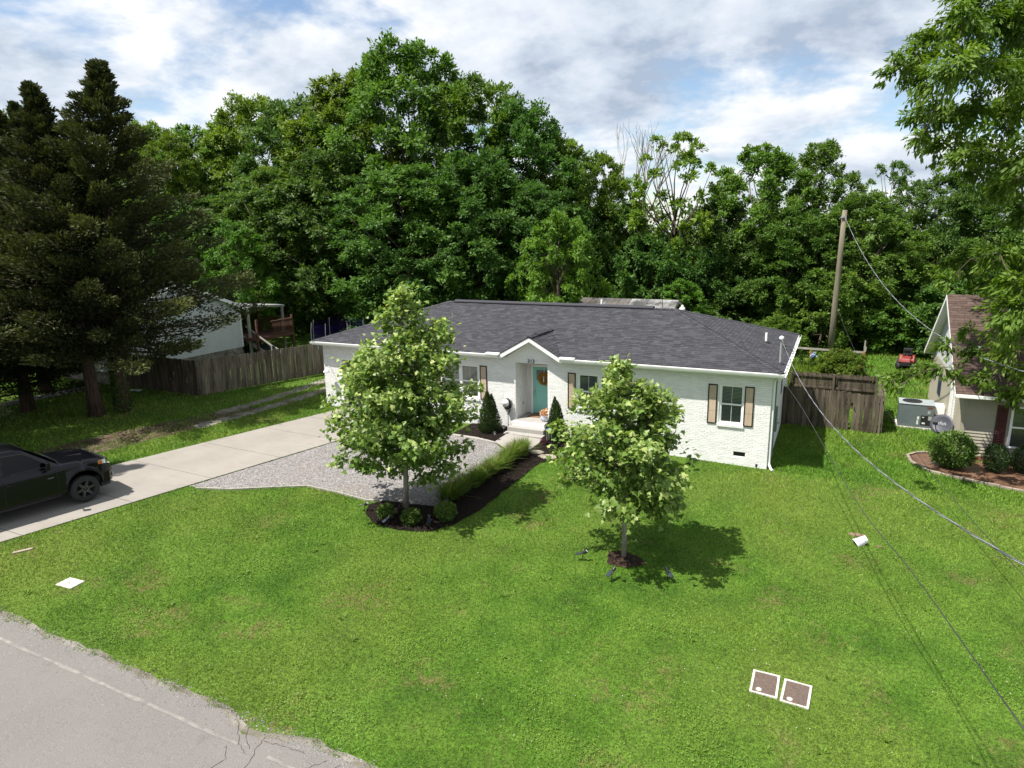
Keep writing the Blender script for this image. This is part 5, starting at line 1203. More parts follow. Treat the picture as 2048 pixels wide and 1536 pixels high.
# riding mower
t = thing('riding_mower', (6.05, 22.9, gz(6, 22.9)), R(-98), 'red riding mower parked on the back lawn', 'mower')
m = MB(); m.prism([(.15, .34), (.95, .36), (1.0, .52), (.9, .72), (.25, .80), (.12, .70)], 'y', -.25, .25); m.build('bonnet', MT['red'], t, bevel=.04)
m = MB(); m.prism([(-.75, .35), (.15, .34), (.15, .42), (-.1, .48), (-.25, .72), (-.72, .74), (-.8, .55)], 'y', -.42, .42); m.build('fender', MT['red'], t, bevel=.04)
m = MB(); m.box((-.6, -.26, .74), (-.15, .26, .82)); m.box((-.70, -.26, .80), (-.58, .26, 1.14)); m.build('seat', MT['black'], t, bevel=.04)
m = MB(); m.tube([(.12, 0, .7), (-.05, 0, .98)], .02, 6); m.lathe([(.19, 0), (.2, .02), (.17, .03)], 16, Matrix.Translation((-.06, 0, .99)) @ Matrix.Rotation(R(-25), 4, 'Y')); m.build('steering_wheel', MT['black'], t)
m = MB(); m.prism([(-.25, .12), (.5, .12), (.52, .26), (-.25, .30)], 'y', -.56, .56); m.build('mowing_deck', MT['black'], t, bevel=.02)
m = MB(); m.box((.9, -.26, .30), (1.04, .26, .52)); m.build('grille', MT['black'], t)
for x, y, r_, w_ in ((.72, .38, .19, .16), (.72, -.38, .19, .16), (-.5, .42, .26, .24), (-.5, -.42, .26, .24)):
    m = MB(); m.lathe([(r_ * .6, -w_/2), (r_ * .95, -w_/2), (r_, -w_/3), (r_, w_/3), (r_ * .95, w_/2), (r_ * .6, w_/2)], 18, Matrix.Translation((x, y, r_)) @ Matrix.Rotation(R(90), 4, 'X')); wh = m.build('wheel', MT['rubber'], t)
    m = MB(); m.lathe([(.02, -w_/2 - .005), (r_ * .55, -w_/2 + .01), (r_ * .55, w_/2 - .01), (.02, w_/2 + .005)], 14, Matrix.Translation((x, y, r_)) @ Matrix.Rotation(R(90), 4, 'X')); m.build('rim', MT['blind'], wh)
# metal roofed shed behind the house
t = thing('metal_roof_shed', (-9.3, 14.5, gz(-9.3, 14.5)), 0, 'shed behind the house ridge with a patchy white metal roof', 'shed')
m = MB(); m.box((-2.6, -1.6, 0), (2.6, 1.8, 3.5)); m.build('wall', MT['fence'], t)
for k in range(17):
    x0 = -2.95 + k * .345; m = MB()
    m.add([(x0, -2.0, 3.42), (x0 + .32, -2.0, 3.42), (x0 + .335, -2.0, 3.435), (x0 + .345, -2.0, 3.435), (x0, .1, 4.09), (x0 + .32, .1, 4.09), (x0 + .335, .1, 4.105), (x0 + .345, .1, 4.105)], [(0, 1, 5, 4), (1, 2, 6, 5), (2, 3, 7, 6)]); m.build('roof_sheet', MT['metalroof'] if k > 8 or k % 5 == 4 else MT['rustroof'], t)
m = MB(); m.add([(-2.95, .1, 4.10), (2.95, .1, 4.10), (2.95, 2.2, 3.42), (-2.95, 2.2, 3.42)], [(0, 1, 2, 3)]); m.build('rear_roof', MT['metalroof'], t)
m = MB(); m.prism([(-2.0, 3.40), (.1, 4.06), (2.2, 3.38), (.1, 3.9)], 'x', 2.88, 2.93); m.build('rake_board', MT['greywood'], t)
t = thing('yard_light', (-5.9, 13.2, gz(-5.9, 13.2)), 0, 'white globe yard light on a post just above the roof edge', 'yard light')
m = MB(); m.tube([(0, 0, 0), (0, 0, 4.0)], .04, 8); m.build('post', MT['greywood'], t)
m = MB(); m.lathe([(.05, 0), (.15, .05), (.17, .12), (.12, .2), (.06, .24), (.07, .3), (.03, .34)], 16, Matrix.Translation((0, 0, 3.86))); m.build('globe', MT['paint'], t, True)

# ------------------------------------------------------------------ pickup truck
TH = R(78)
truck = thing('pickup_truck', (-20.27, -14.46, gz(-20.27, -14.46) + .035), TH, 'black crew cab pickup truck parked on the concrete driveway', 'pickup truck')
FA, RA, WR, HWD = 2.06, -1.80, .42, 1.0
def arch(x):
    z = .42
    for c in (FA, RA):
        d = abs(x - c)
        if d < .53: z = max(z, .40 + math.sqrt(.53 ** 2 - d * d))
    return z
def topz(x):      # shoulder height
    pts = [(-2.98, 1.30), (-1.05, 1.31), (-.95, 1.24), (1.4, 1.22), (1.55, 1.23), (2.3, 1.18), (2.62, 1.12), (2.80, 1.02), (2.9, .88)]
    return float(np.interp(x, [p[0] for p in pts], [p[1] for p in pts]))
def halfw(x): return float(np.interp(x, [-2.98, -2.7, 1.2, 2.2, 2.6, 2.80, 2.92], [.96, 1.0, 1.0, 1.0, .965, .90, .80]))
st = sorted(set(list(np.arange(-2.98, 2.93, .08)) + [FA - .53, FA + .53, RA - .53, RA + .53, 2.92] + list(FA + .53 * np.cos(np.linspace(0, np.pi, 17))) + list(RA + .53 * np.cos(np.linspace(0, np.pi, 17)))))
m = MB(); S = []
for x in st:
    zb, zt, w = arch(x), topz(x), halfw(x); hood = x > 1.5
    dome = .07 if hood and x < 2.6 else (.03 if hood else 0)
    flare = .025 if zb > .43 else 0
    sec = [(0, max(zb, .45)), (w * .80, max(zb, .42)), (w + flare, zb), (w + flare, min(zb + .05, zt - .2)), (w + .005, max(zb + .09, .72)), (w - .01, max(.80, zb + .1)), (w - .012, zt - .17), (w - .035, zt - .07), (w - .11, zt - .005), (w - .24, zt + dome * .15), (w * .52, zt + dome * .85), (0, zt + dome)]
    S.append([(x, y, z) for y, z in sec] + [(x, -y, z) for y, z in sec[::-1][1:-1]])
nS = len(S[0])
for k, s in enumerate(S): m.v += s
for k in range(len(S) - 1):
    for j in range(nS): m.f.append((k * nS + j, k * nS + (j + 1) % nS, (k + 1) * nS + (j + 1) % nS, (k + 1) * nS + j)); m.t.append(.5)
m.f.append(tuple(range(nS))); m.f.append(tuple((len(S) - 1) * nS + j for j in range(nS))[::-1]); m.t += [.5, .5]
body = m.build('body', MT['carpaint'], truck, True)
bm = bmesh.new(); bm.from_mesh(body.data); bmesh.ops.recalc_face_normals(bm, faces=bm.faces[:]); bm.to_mesh(body.data); bm.free()
# cab
cab_s = [(1.58, 1.19, .90), (1.42, 1.27, .895), (.92, 1.62, .80), (.66, 1.80, .74), (.42, 1.865, .715), (-.5, 1.885, .71), (-1.0, 1.865, .71), (-1.22, 1.80, .73), (-1.36, 1.55, .80), (-1.44, 1.20, .90)]
m = MB(); S = []
for x, z, w in cab_s: S.append([(x, w + .01, 1.17), (x, w, z - .03 if z > 1.3 else z - .01), (x, w - .06, z), (x, 0, z + .02), (x, -(w - .06), z), (x, -w, z - .03 if z > 1.3 else z - .01), (x, -(w + .01), 1.17)])
# side glass plane leans: lower edge wide, upper edge narrow
for s, (x, z, w) in zip(S, cab_s): s[0] = (x, .93, 1.18); s[-1] = (x, -.93, 1.18)
for s in S: m.v += s
for k in range(len(S) - 1):
    for j in range(6): m.f.append((k * 7 + j, k * 7 + j + 1, (k + 1) * 7 + j + 1, (k + 1) * 7 + j)); m.t.append(.5)
cab = m.build('cab', MT['carpaint'], truck, True)
bm = bmesh.new(); bm.from_mesh(cab.data); bmesh.ops.recalc_face_normals(bm, faces=bm.faces[:])
if sum(f.normal.z for f in bm.faces) < 0: bmesh.ops.reverse_faces(bm, faces=bm.faces[:])
bm.to_mesh(cab.data); bm.free()
def side_y(z): return .945 - (z - 1.18) * (.945 - .735) / (1.80 - 1.18)
for s in (1, -1):
    for nm, pts in (('front_window', [(1.24, 1.27), (.82, 1.60), (.62, 1.73), (.08, 1.76), (.08, 1.27)]), ('rear_window', [(-.06, 1.27), (-.06, 1.76), (-1.0, 1.745), (-1.22, 1.50), (-1.26, 1.27)])):
        m = MB(); vs = [(x, s * (side_y(z) + .008), z) for x, z in pts]; m.add(vs, [tuple(range(len(vs)))[::s]]); g = m.build(nm, MT['carglass'], truck)
        m = MB(); m.add([(x, s * (side_y(z) - .006), z) for x, z in pts], [tuple(range(len(vs)))[::s]]); m.build('cabin_shade', MT['darkin'], g)
        m = MB()
        for p, q in zip(pts, pts[1:] + pts[:1]): m.bar((p[0], s * (side_y(p[1]) + .006), p[1]), (q[0], s * (side_y(q[1]) + .006), q[1]), .016, .016)
        m.build('window_seal', MT['rubber'], g)
m = MB(); m.add([(1.46, .76, 1.285), (1.46, -.76, 1.285), (.74, -.66, 1.785), (.74, .66, 1.785)], [(0, 1, 2, 3)]); o = m.build('windshield', MT['carglass'], truck); o.location = (.03, 0, .02)
m = MB(); m.add([(1.46, .76, 1.285), (1.46, -.76, 1.285), (.74, -.66, 1.785), (.74, .66, 1.785)], [(0, 1, 2, 3)]); w2 = m.build('cabin_shade', MT['darkin'], o); w2.location = (-.02, 0, -.012)
m = MB(); m.tube([(1.48, -.7, 1.30), (1.31, -.1, 1.42)], .01, 5); m.tube([(1.48, -.1, 1.30), (1.31, .5, 1.42)], .01, 5); m.build('wiper', MT['rubber'], truck)
m = MB(); m.box((-2.85, -.86, 1.305), (-1.5, .86, 1.325)); m.build('bed_cover', MT['rubber'], truck)
for s in (1, -1):
    y = s * 1.004
    m = MB()
    for x in (1.36, .0, -1.36): m.box((x - .006, min(y - s*.01, y), .50), (x + .006, max(y - s*.01, y), 1.17))
    m.build('door_seam', MT['darkin'], truck)
    for x in (.16, -1.12): m = MB(); m.tube([(x - .11, y, 1.02), (x - .09, y + s * .035, 1.025), (x + .09, y + s * .035, 1.025), (x + .11, y, 1.02)], .014, 6); m.build('door_handle', MT['carpaint'], truck, True)
    m = MB(); m.tube([(1.12, s * .93, 1.24), (1.12, s * 1.08, 1.27)], .022, 6); mi = m.build('mirror', MT['black'], truck)
    m = MB(); m.cbox((1.12, s * 1.13, 1.33), (.10, .17, .24), rz=s * .15); m.build('mirror_housing', MT['carpaint'], mi, bevel=.03)
    m = MB(); m.tube([(1.4, s * .93, .40), (-1.2, s * .95, .40)], .05, 8); m.build('running_board', MT['black'], truck)
    m = MB(); m.add([(2.50, s * .972, 1.00), (2.72, s * .935, .97), (2.875, s * .86, .93), (2.885, s * .60, .93), (2.83, s * .60, 1.06), (2.73, s * .86, 1.085), (2.50, s * .962, 1.09)], [(0, 1, 2, 3, 4, 5, 6)[::s]]); hl = m.build('headlight', MT['lens'], truck); hl.location = (.012, s * .012, .004)
    m = MB(); m.add([(2.50, s * .985, 1.00), (2.62, s * .97, .985), (2.62, s * .965, 1.085), (2.50, s * .975, 1.09)], [(0, 1, 2, 3)[::s]]); o = m.build('turn_signal', MT['amber'], hl); o.location.y = s * .006
m = MB(); m.box((2.86, -.58, .72), (2.93, .58, 1.03)); gr = m.build('grille', MT['black'], truck, bevel=.02)
for k in range(5): m = MB(); m.box((2.93, -.54, .755 + k * .055), (2.945, .54, .775 + k * .055)); m.build('grille_bar', MT['carpaint'], gr)
m = MB(); m.prism([(2.6, -.97), (2.82, -.93), (2.98, -.72), (3.02, 0), (2.98, .72), (2.82, .93), (2.6, .97)], 'z', .44, .72); bp = m.build('front_bumper', MT['carpaint'], truck, bevel=.03)
for s in (1, -1): m = MB(); m.cbox((2.955, s * .72, .56), (.03, .16, .09)); m.build('fog_light', MT['lens'], bp)
m = MB(); m.prism([(2.55, -.9), (2.85, -.8), (2.93, 0), (2.85, .8), (2.55, .9)], 'z', .30, .44); m.build('air_dam', MT['rubber'], truck)
m = MB(); m.box((-3.08, -.95, .5), (-2.96, .95, .68)); m.build('rear_bumper', MT['black'], truck)
for s in (1, -1):
    m = MB(); m.add([(1.7, s * .36, 1.272), (2.3, s * .34, 1.238), (2.3, s * .27, 1.244), (1.7, s * .27, 1.278)], [(0, 1, 2, 3)[::s]]); o = m.build('hood_vent', MT['black'], truck); o.location.z = .006
    m = MB(); m.box((1.1, min(s*.9985, s*1.003), .94), (1.26, max(s*.9985, s*1.003), .955)); m.build('fender_badge', MT['grey'], truck)
def wheel(x, s):
    y = s * .86; Mw = Matrix.Translation((x, y, WR)) @ Matrix.Rotation(R(-90 * s), 4, 'X'); w = .275
    m = MB(); m.lathe([(.265, -w/2), (.34, -w/2 - .004), (.395, -w/2 + .02), (WR, -w/2 + .06), (WR, w/2 - .06), (.395, w/2 - .02), (.34, w/2 + .004), (.265, w/2)], 40, Mw, cap=False); wh = m.build('wheel', MT['rubber'], truck, True)
    m = MB(); m.lathe([(.268, w/2 - .005), (.27, w/2 + .004), (.255, w/2 + .004), (.245, w/2 - .05), (.235, -.06), (.03, -.07)], 40, Mw, cap=False); rim = m.build('rim', MT['darkin'], wh, True)
    m = MB()
    for k in range(6):
        a = k * math.pi / 3 + .2
        for d in (-.0,):
            c, si = math.cos(a), math.sin(a); px, py = -si, c
            vs = []
            for r_, hw, z in ((.06, .05, .085), (.255, .032, .12)): vs += [(r_ * c + px * hw, r_ * si + py * hw, z), (r_ * c - px * hw, r_ * si - py * hw, z)]
            vs += [(p[0], p[1], p[2] - .05) for p in vs]
            m.add(vs, [(0, 1, 3, 2), (0, 2, 6, 4), (1, 5, 7, 3), (4, 6, 7, 5), (2, 3, 7, 6)], .5, Mw)
    m.build('spoke', MT['spoke'], rim)
    m = MB(); m.lathe([(.06, .05), (.058, .10), (.04, .11)], 16, Mw); m.build('hub_cap', MT['black'], rim)
    m = MB()
    for k in range(6): a = k * math.pi / 3; m.lathe([(.012, .08), (.010, .115)], 6, Mw @ Matrix.Translation((.085 * math.cos(a), .085 * math.sin(a), 0)))
    m.build('lug_nut', MT['chrome'], rim)
for x in (FA, RA):
    for s in (1, -1): wheel(x, s)
m = MB(); m.box((-2.7, -.78, .45), (2.6, .78, .62)); m.build('underbody', MT['rubber'], truck)
for ch in truck.children:
    if not ch.name.startswith('wheel'): ch.scale.z = 1.11

# ------------------------------------------------------------------ trees
def crown_leaves(rng, clumps, n, L, W, cen, droop=.25, squash=.8, tw_n=12, fuzz=.15, tint_var=.16, up=.35, lift=.35):
    """leaves strung along short twigs that radiate from every clump centre"""
    c = np.array(clumps, float); nc = len(c); w = c[:, 3] ** 1.9; k = rng.choice(nc, n, p=w / w.sum()); o = unit(c[:, :3] - np.array(cen))
    td = rng.normal(size=(nc, tw_n, 3)) * .8 + o[:, None] * .55 + np.array([0, 0, lift]); td /= np.linalg.norm(td, axis=2, keepdims=True)
    tl = rng.uniform(.55, 1.2, (nc, tw_n)); tt = rng.normal(0, tint_var * .5, (nc, tw_n)); ct = rng.normal(0, tint_var * .6, nc)
    j = rng.integers(0, tw_n, n); d = td[k, j]; r = c[k, 3]; s = rng.uniform(.12, 1, n) ** .62; l = tl[k, j] * s
    P = c[k, :3] + d * (l * r)[:, None] * np.array([1, 1, .9]) + rng.normal(size=(n, 3)) * (fuzz * r)[:, None] * np.array([1, 1, .75])
    P[:, 2] -= r * l * l * .30 * (droop + .3)
    nn = d * .55 + o[k] * .25 + np.array([0, 0, up]) + rsphere(rng, n) * .6; ax = d * .8 + rsphere(rng, n) * .65 + np.array([0, 0, -droop])
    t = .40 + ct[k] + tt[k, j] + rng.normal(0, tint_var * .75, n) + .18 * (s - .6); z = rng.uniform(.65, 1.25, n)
    V, F = leaf_quads(P, ax, nn, L * z, W * z); return V, F, np.clip(t, 0, 1)
def trunk_mesh(name, clumps, H, r0, mat, seed, limbs=14, bend=.25, fork=.28):
    rr = random.Random(seed); m = MB(); top = H * .72; path = []
    for i in range(7):
        t = i / 6; path.append((bend * math.sin(t * 3 + seed) * t, bend * math.cos(t * 2 + seed) * t, -.2 + t * top))
    m.tube(path, [r0 * (1.25 if i == 0 else 1 - .8 * i / 6) for i in range(7)], 9)
    cl = list(clumps); rr.shuffle(cl)
    for c in cl[:limbs]:
        z0 = max(H * fork * rr.uniform(.6, 1.0), min(c[2] * .62, top * .9)); i = min(5, int((z0 + .2) / top * 6)); p0 = Vector(path[i]).lerp(Vector(path[i + 1]), .5); p0.z = z0
        p2 = Vector(c[:3]); mid = p0.lerp(p2, .5) + Vector((0, 0, -.06 * (p2 - p0).length)) + Vector((rr.uniform(-.3, .3), rr.uniform(-.3, .3), 0)); rb = r0 * (.5 - .3 * z0 / H)
        m.tube([p0, mid, p2], [rb, rb * .6, rb * .18], 6)
    return m.mesh(name, mat, True)
def decid(seed, H, r, base, nc, n, L, W, mat, bark, shape=1.0, droop=.25, crs=(.20, .34), limbs=14, r0=.28):
    rng = np.random.default_rng(seed); cl = []
    for i in range(nc):
        t = (i + rng.random()) / nc; a = i * 2.399 + rng.uniform(-.5, .5); prof = math.sin(math.pi * min(1, (t * .84 + .13))) ** shape
        q = r * prof * math.sqrt(rng.uniform(.12, .95)); rad = r * rng.uniform(*crs) * (.75 + .35 * prof)
        cl.append((q * math.cos(a), q * math.sin(a), H * (base + (1 - base) * t) - rad * .4 * t, rad))
    for i in range(nc // 4):      # small outlying sprays roughen the outline
        t = rng.uniform(.25, 1.0); a = rng.uniform(0, 6.283); prof = math.sin(math.pi * min(1, (t * .84 + .13))) ** shape
        q = r * prof * rng.uniform(.95, 1.12); cl.append((q * math.cos(a), q * math.sin(a), H * (base + (1 - base) * t), r * rng.uniform(.08, .14)))
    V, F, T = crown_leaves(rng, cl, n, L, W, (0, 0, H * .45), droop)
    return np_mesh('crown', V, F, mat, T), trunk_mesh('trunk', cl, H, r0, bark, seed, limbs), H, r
PR = {
 'A': decid(101, 16, 5.4, .08, 120, 62000, .27, .135, MT['leaf_a'], MT['bark'], .62, crs=(.13, .25)),
 'B': decid(102, 16, 5.2, .06, 110, 62000, .26, .13, MT['leaf_b'], MT['bark'], .50, crs=(.14, .26)),
 'C': decid(103, 16, 4.9, .12, 100, 54000, .27, .12, MT['leaf_c'], MT['bark'], .78, .4, crs=(.12, .24)),
 'D': decid(104, 14, 4.9, .20, 80, 48000, .27, .125, MT['leaf_a'], MT['bark_pale'], .70, crs=(.13, .24), limbs=24),
 'L': decid(105, 8, 2.9, .08, 70, 30000, .20, .08, MT['leaf_d'], MT['bark'], .68, .6, crs=(.14, .26)),
 'S': decid(106, 5, 2.9, .02, 64, 30000, .19, .095, MT['leaf_b'], MT['bark'], .55, crs=(.15, .27), limbs=8, r0=.10),
 'V': decid(107, 15, 4.0, .34, 44, 10000, .28, .13, MT['leaf_c'], MT['bark'], .6, .3, crs=(.10, .18), limbs=30, r0=.22),
}
def tree(kind, x, y, top, r, label, mat=None, name='deciduous_tree', group='trees of the wood behind the houses', rz=None, cat='tree', zb=0.0):
    cr, tr, H, R0 = PR[kind]; z = gz(x, y); t = thing(name, (x, y, z), rz if rz is not None else (x * 7.3 + y * 3.1) % 6.28, label, cat, group)
    t.scale = (r / R0, r / R0 * .95, (top - z) / H)
    c = link('crown', cr, t); link('trunk', tr, t)
    if mat: c.material_slots[0].link = 'OBJECT'; c.material_slots[0].material = MT[mat]
    return t
W_ = [
 ('A', -31.1, 24, 23.0, 7.6, 'tallest tree of the wood, its crown peaking left of the roof centre', None),
 ('C', -36.4, 23, 21.2, 6.6, 'tall yellow-green tree just left of the tallest tree', None),
 ('B', -42, 25, 20.2, 6.4, 'tall dark tree second left of the tallest tree', None),
 ('A', -50.5, 27, 21.2, 6.2, 'tall tree with a ragged top above the left house deck', 'leaf_c'),
 ('D', -54.5, 24, 18.6, 6.0, 'tall tree right of the cedars, seen above their shoulder', None),
 ('B', -25.7, 26, 20.4, 6.2, 'tall dark tree just right of the tallest tree', 'leaf_a'),
 ('A', -20.9, 25, 17.8, 5.2, 'rounded dark tree on the right shoulder of the tall trees', 'leaf_b'),
 ('C', -18.6, 27, 15.6, 4.2, 'pale yellow-green tree ending the tall group on the right', None),
 ('B', -16.4, 30, 14.4, 3.6, 'small bright tree left of the bare dead tree', 'leaf_c'),
 ('B', -39.6, 17, 13.3, 5.6, 'dark lower tree in front of the wood above the deck stairs', None),
 ('A', -33.8, 18, 14.6, 5.4, 'broad lower tree in front of the wood above the left roof end', 'leaf_b'),
 ('B', -26.6, 17, 13.0, 5.6, 'broad dark lower tree right behind the larger maple top', None),
 ('A', -21.9, 19, 13.8, 5.2, 'dark lower tree behind the left half of the roof ridge', 'leaf_b'),
 ('B', -18.4, 20.5, 11.8, 4.2, 'dark lower tree behind the bright locust', None),
 ('L', -14.1, 15.5, 9.6, 2.9, 'bright yellow-green locust close behind the roof ridge', None),
 ('L', -37.2, 11, 9.5, 2.7, 'bright green small tree over the left house roof', None),
 ('V', -9.9, 29, 15.4, 4.2, 'thin-leaved tree with dark limbs showing beside the dead tree', None),
 ('D', -4.1, 33, 14.4, 4.9, 'broad round tree with pale trunks in the middle of the right wood', None),
 ('C', -.1, 35, 14.8, 3.9, 'airy pale tree standing highest in the right wood', 'leaf_a'),
 ('V', 5.2, 40, 13.4, 3.0, 'small flat-topped tree against the sky right of the pole', 'leaf_a'),
 ('A', 3.2, 31, 10.6, 4.4, 'broad tree behind the utility pole, on its right', None),
 ('B', -1.4, 30, 9.8, 4.0, 'dark tree behind the utility pole, on its left', 'leaf_a'),
 ('B', 8.2, 36, 12.0, 4.2, 'dark tree behind the tan house roof', None),
 ('A', 12.5, 34, 12.6, 4.6, 'dark tree behind the tan house at the right picture edge', 'leaf_b'),
 ('D', -6.6, 31, 10.8, 3.8, 'mid-height tree between the thin-leaved tree and the pale trunks', 'leaf_b'),
 ('S', 1.0, 28, 5.6, 3.6, 'rounded dark thicket bush behind the garden trellis', 'leaf_a'),
 ('S', 5.6, 29, 3.4, 3.2, 'low bright thicket bush behind the red mower', 'leaf_a'),
 ('S', -11.4, 27, 8.0, 3.9, 'tall thicket bush below the bare dead tree', None),
 ('A', -14.6, 29, 10.4, 3.6, 'slim dark tree between the locust and the dead tree', 'leaf_b'),
 ('S', -4.9, 29, 5.0, 3.6, 'dark thicket bush under the pale trunks', None),
 ('L', -8.2, 24, 5.0, 1.9, 'small bright shrub just above the right end of the ridge', None),
 ('S', -7.9, 28, 7.0, 3.4, 'dark thicket bush right of the bright ridge shrub', None),
 ('L', -1.5, 24, 2.7, 1.6, 'low yellow-green shrub above the right roof slope', None),
 ('A', -59.5, 22, 19.0, 4.8, 'green tree seen over the tallest cedar on its right', 'leaf_c'),
 ('B', -53.0, 19, 17.4, 4.2, 'green tree filling the gap between cedars and tall wood', 'leaf_c'),
 ('A', -62, 12, 18.8, 5.4, 'green tree behind the leftmost cedar tops', 'leaf_c'),
 ('S', 9.0, 28, 5.0, 3.4, 'dark thicket bush behind the tan house gable', None),
 ('B', -46, 16, 11.5, 5.0, 'dark tree behind the roof of the left white house', None),
 ('S', 2.38, 13.6, 2.3, 1.35, 'feathery green bush behind the pen fence', 'leaf_c'),
]
for k, x, y, top, r, lab, mt in W_:
    bush = k == 'S'
    tree(k, x, y, top, r, lab, mt, 'thicket_bush' if bush else 'deciduous_tree', 'thicket bushes at the foot of the wood' if bush else 'trees of the wood behind the houses', cat='bush' if bush else 'tree')
# bare dead tree
t = thing('dead_tree', (-13.4, 30, gz(-13.4, 30)), 0, 'bare leafless dead tree rising above the wood', 'tree')
rr = random.Random(12); m = MB(); tw = MB()
def limb(p, d, L, r, depth):
    q = p + d * L; mid = p.lerp(q, .5) + Vector((rr.uniform(-.1, .1), rr.uniform(-.1, .1), 0)) * L
    (m if depth < 2 else tw).tube([p, mid, q], [r, r * .85, r * .65], 6 if depth < 2 else 4)
    if depth > 4: return
    for k in range(3 if depth < 3 else 2):
        nd = (d + Vector((rr.uniform(-.55, .55), rr.uniform(-.45, .45), rr.uniform(.05, .45)))).normalized(); limb(q, nd, L * rr.uniform(.55, .8), r * .6, depth + 1)
t.scale = (.66, .66, .80); limb(Vector((0, 0, 0)), Vector((0, 0, 1)), 7.2, .26, 0); m.build('trunk', MT['bark_pale'], t, True); tw.build('twigs', MT['bark_pale'], t)
# far wood that reads as one mass
rng = np.random.default_rng(55); cl = []
for i in range(150):
    x = rng.uniform(-100, 50); y = rng.uniform(44, 56) if x > -60 else rng.uniform(25, 45); h = (10.5 if x > -22 else 15) * rng.uniform(.75, 1.02); 
    for z in np.arange(1.5, h, 2.6): cl.append((x + rng.uniform(-1, 1), y, z + gz(x, y), rng.uniform(1.7, 2.7)))
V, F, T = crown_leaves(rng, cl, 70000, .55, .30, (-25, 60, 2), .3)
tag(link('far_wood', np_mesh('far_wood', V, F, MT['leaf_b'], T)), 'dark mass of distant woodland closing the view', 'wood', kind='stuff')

# cedars
def cedar(seed, H, r, n, base=.12, lean=(0, 0)):
    rng = np.random.default_rng(seed); m = MB(); path = [(lean[0] * (i / 8) ** 1.3, lean[1] * (i / 8) ** 1.3, -.2 + H * i / 8) for i in range(9)]
    m.tube(path, [.30 * (1.2 if i == 0 else 1 - .93 * i / 8) for i in range(9)], 10)
    px = lambda z: np.array([lean[0], lean[1]]) * (np.clip(z / H, 0, 1) ** 1.3); Ps = []; As = []; Ns = []; Ts = []
    nb = 170
    for b in range(nb):
        t = (b + rng.random()) / nb; z = H * (base + (1 - base) * t); a = b * 2.399 + rng.uniform(-.4, .4)
        Lb = r * (1 - t) ** (.80 + .35 * t) * rng.uniform(.42, 1.18) * (0.72 + .28 * min(1, t / .18)) + .12; el = rng.uniform(-.06, .30) + .45 * t
        d = np.array([math.cos(a) * math.cos(el), math.sin(a) * math.cos(el), math.sin(el)]); p0 = np.array([*px(z), z])
        if t < .75: m.tube([p0, p0 + d * Lb * .5 + np.array([0, 0, -.05 * Lb]), p0 + d * Lb * .92], [.05 * (1 - t) + .01, .03 * (1 - t) + .008, .006], 4)
        k = int(n / nb * (.35 + 1.3 * Lb / r)); s = rng.uniform(.25, 1.05, k) ** .8; w = .20 * Lb * (1.15 - s) + .10 + .12 * rng.random(k)
        off = rsphere(rng, k) * w[:, None] * np.array([1, 1, .6]); P = p0 + d * (Lb * s)[:, None] + off + np.array([0, 0, 1]) * (.10 * Lb * (s - .6) ** 2 - .04)[:, None]
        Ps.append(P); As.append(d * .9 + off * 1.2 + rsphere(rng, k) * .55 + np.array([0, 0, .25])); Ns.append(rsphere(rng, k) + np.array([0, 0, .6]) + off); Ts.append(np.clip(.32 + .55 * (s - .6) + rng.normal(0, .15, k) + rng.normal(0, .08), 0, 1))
    P, A_, N_, T = np.concatenate(Ps), np.concatenate(As), np.concatenate(Ns), np.concatenate(Ts); s = rng.uniform(.6, 1.3, len(P))
    V, F = leaf_quads(P, A_, N_, .18 * s, .075 * s, .1); return np_mesh('crown', V, F, MT['leaf_cedar'], T), m.mesh('trunk', MT['bark_cedar'], True)
CD = [cedar(201, 15.4, 6.7, 88000, .17, (1.2, .3)), cedar(202, 14, 5.0, 64000, .20, (-1.3, .2)), cedar(203, 14, 5.2, 60000, .07)]
for k, x, y, H, s, rz, lab in ((0, -27.9, -5.1, 15.0, 1.05, 0, 'tallest cedar, pointed top, ivy-wrapped trunk nearer the fence'), (1, -28.2, -6.15, 14.2, 1.0, 0, 'cedar whose bare leaning trunk stands left of the ivy-wrapped one'), (2, -34.6, -4.6, 13.6, 1.0, 1.0, 'cedar with a pointed top near the left picture edge'), (2, -38.5, -1.5, 14.6, 1.05, 2.2, 'cedar behind the leftmost ones, only its upper crown showing'), (2, -33.2, -10.6, 12.5, 1.0, 3.9, 'dark cedar hanging into the left picture edge'), (2, -31.9, -7.0, 12.0, .95, 4.4, 'low-hanging cedar in front of the timber edging at far left'), (2, -29.6, -13.6, 12.8, .95, 5.1, 'cedar left of the picture that shades the lane'), (2, -25.6, -15.0, 13.6, .72, .4, 'cedar left of the picture that shades the driveway')):
    hz = {0: 15.4, 1: 14, 2: 14}[k]; t = thing('cedar_tree', (x, y, gz(x, y)), rz, lab, 'tree', 'dark cedars on the left'); t.scale = (s, s, H / hz); link('crown', CD[k][0], t); link('trunk', CD[k][1], t)
    if 'nearer the fence' in lab:
        rng = np.random.default_rng(9); n = 1500; a = rng.uniform(0, 6.28, n); z = rng.beta(1, 1.6, n) * 3.2; P = np.stack([(.34 - .03 * z) * np.cos(a), (.34 - .03 * z) * np.sin(a), z], 1); d = np.stack([np.cos(a), np.sin(a), .2 + 0 * a], 1)
        leaf_obj('ivy', P, rsphere(rng, n), d + .4 * rsphere(rng, n), .13, .11, MT['leaf_b'], t, rng.random(n))

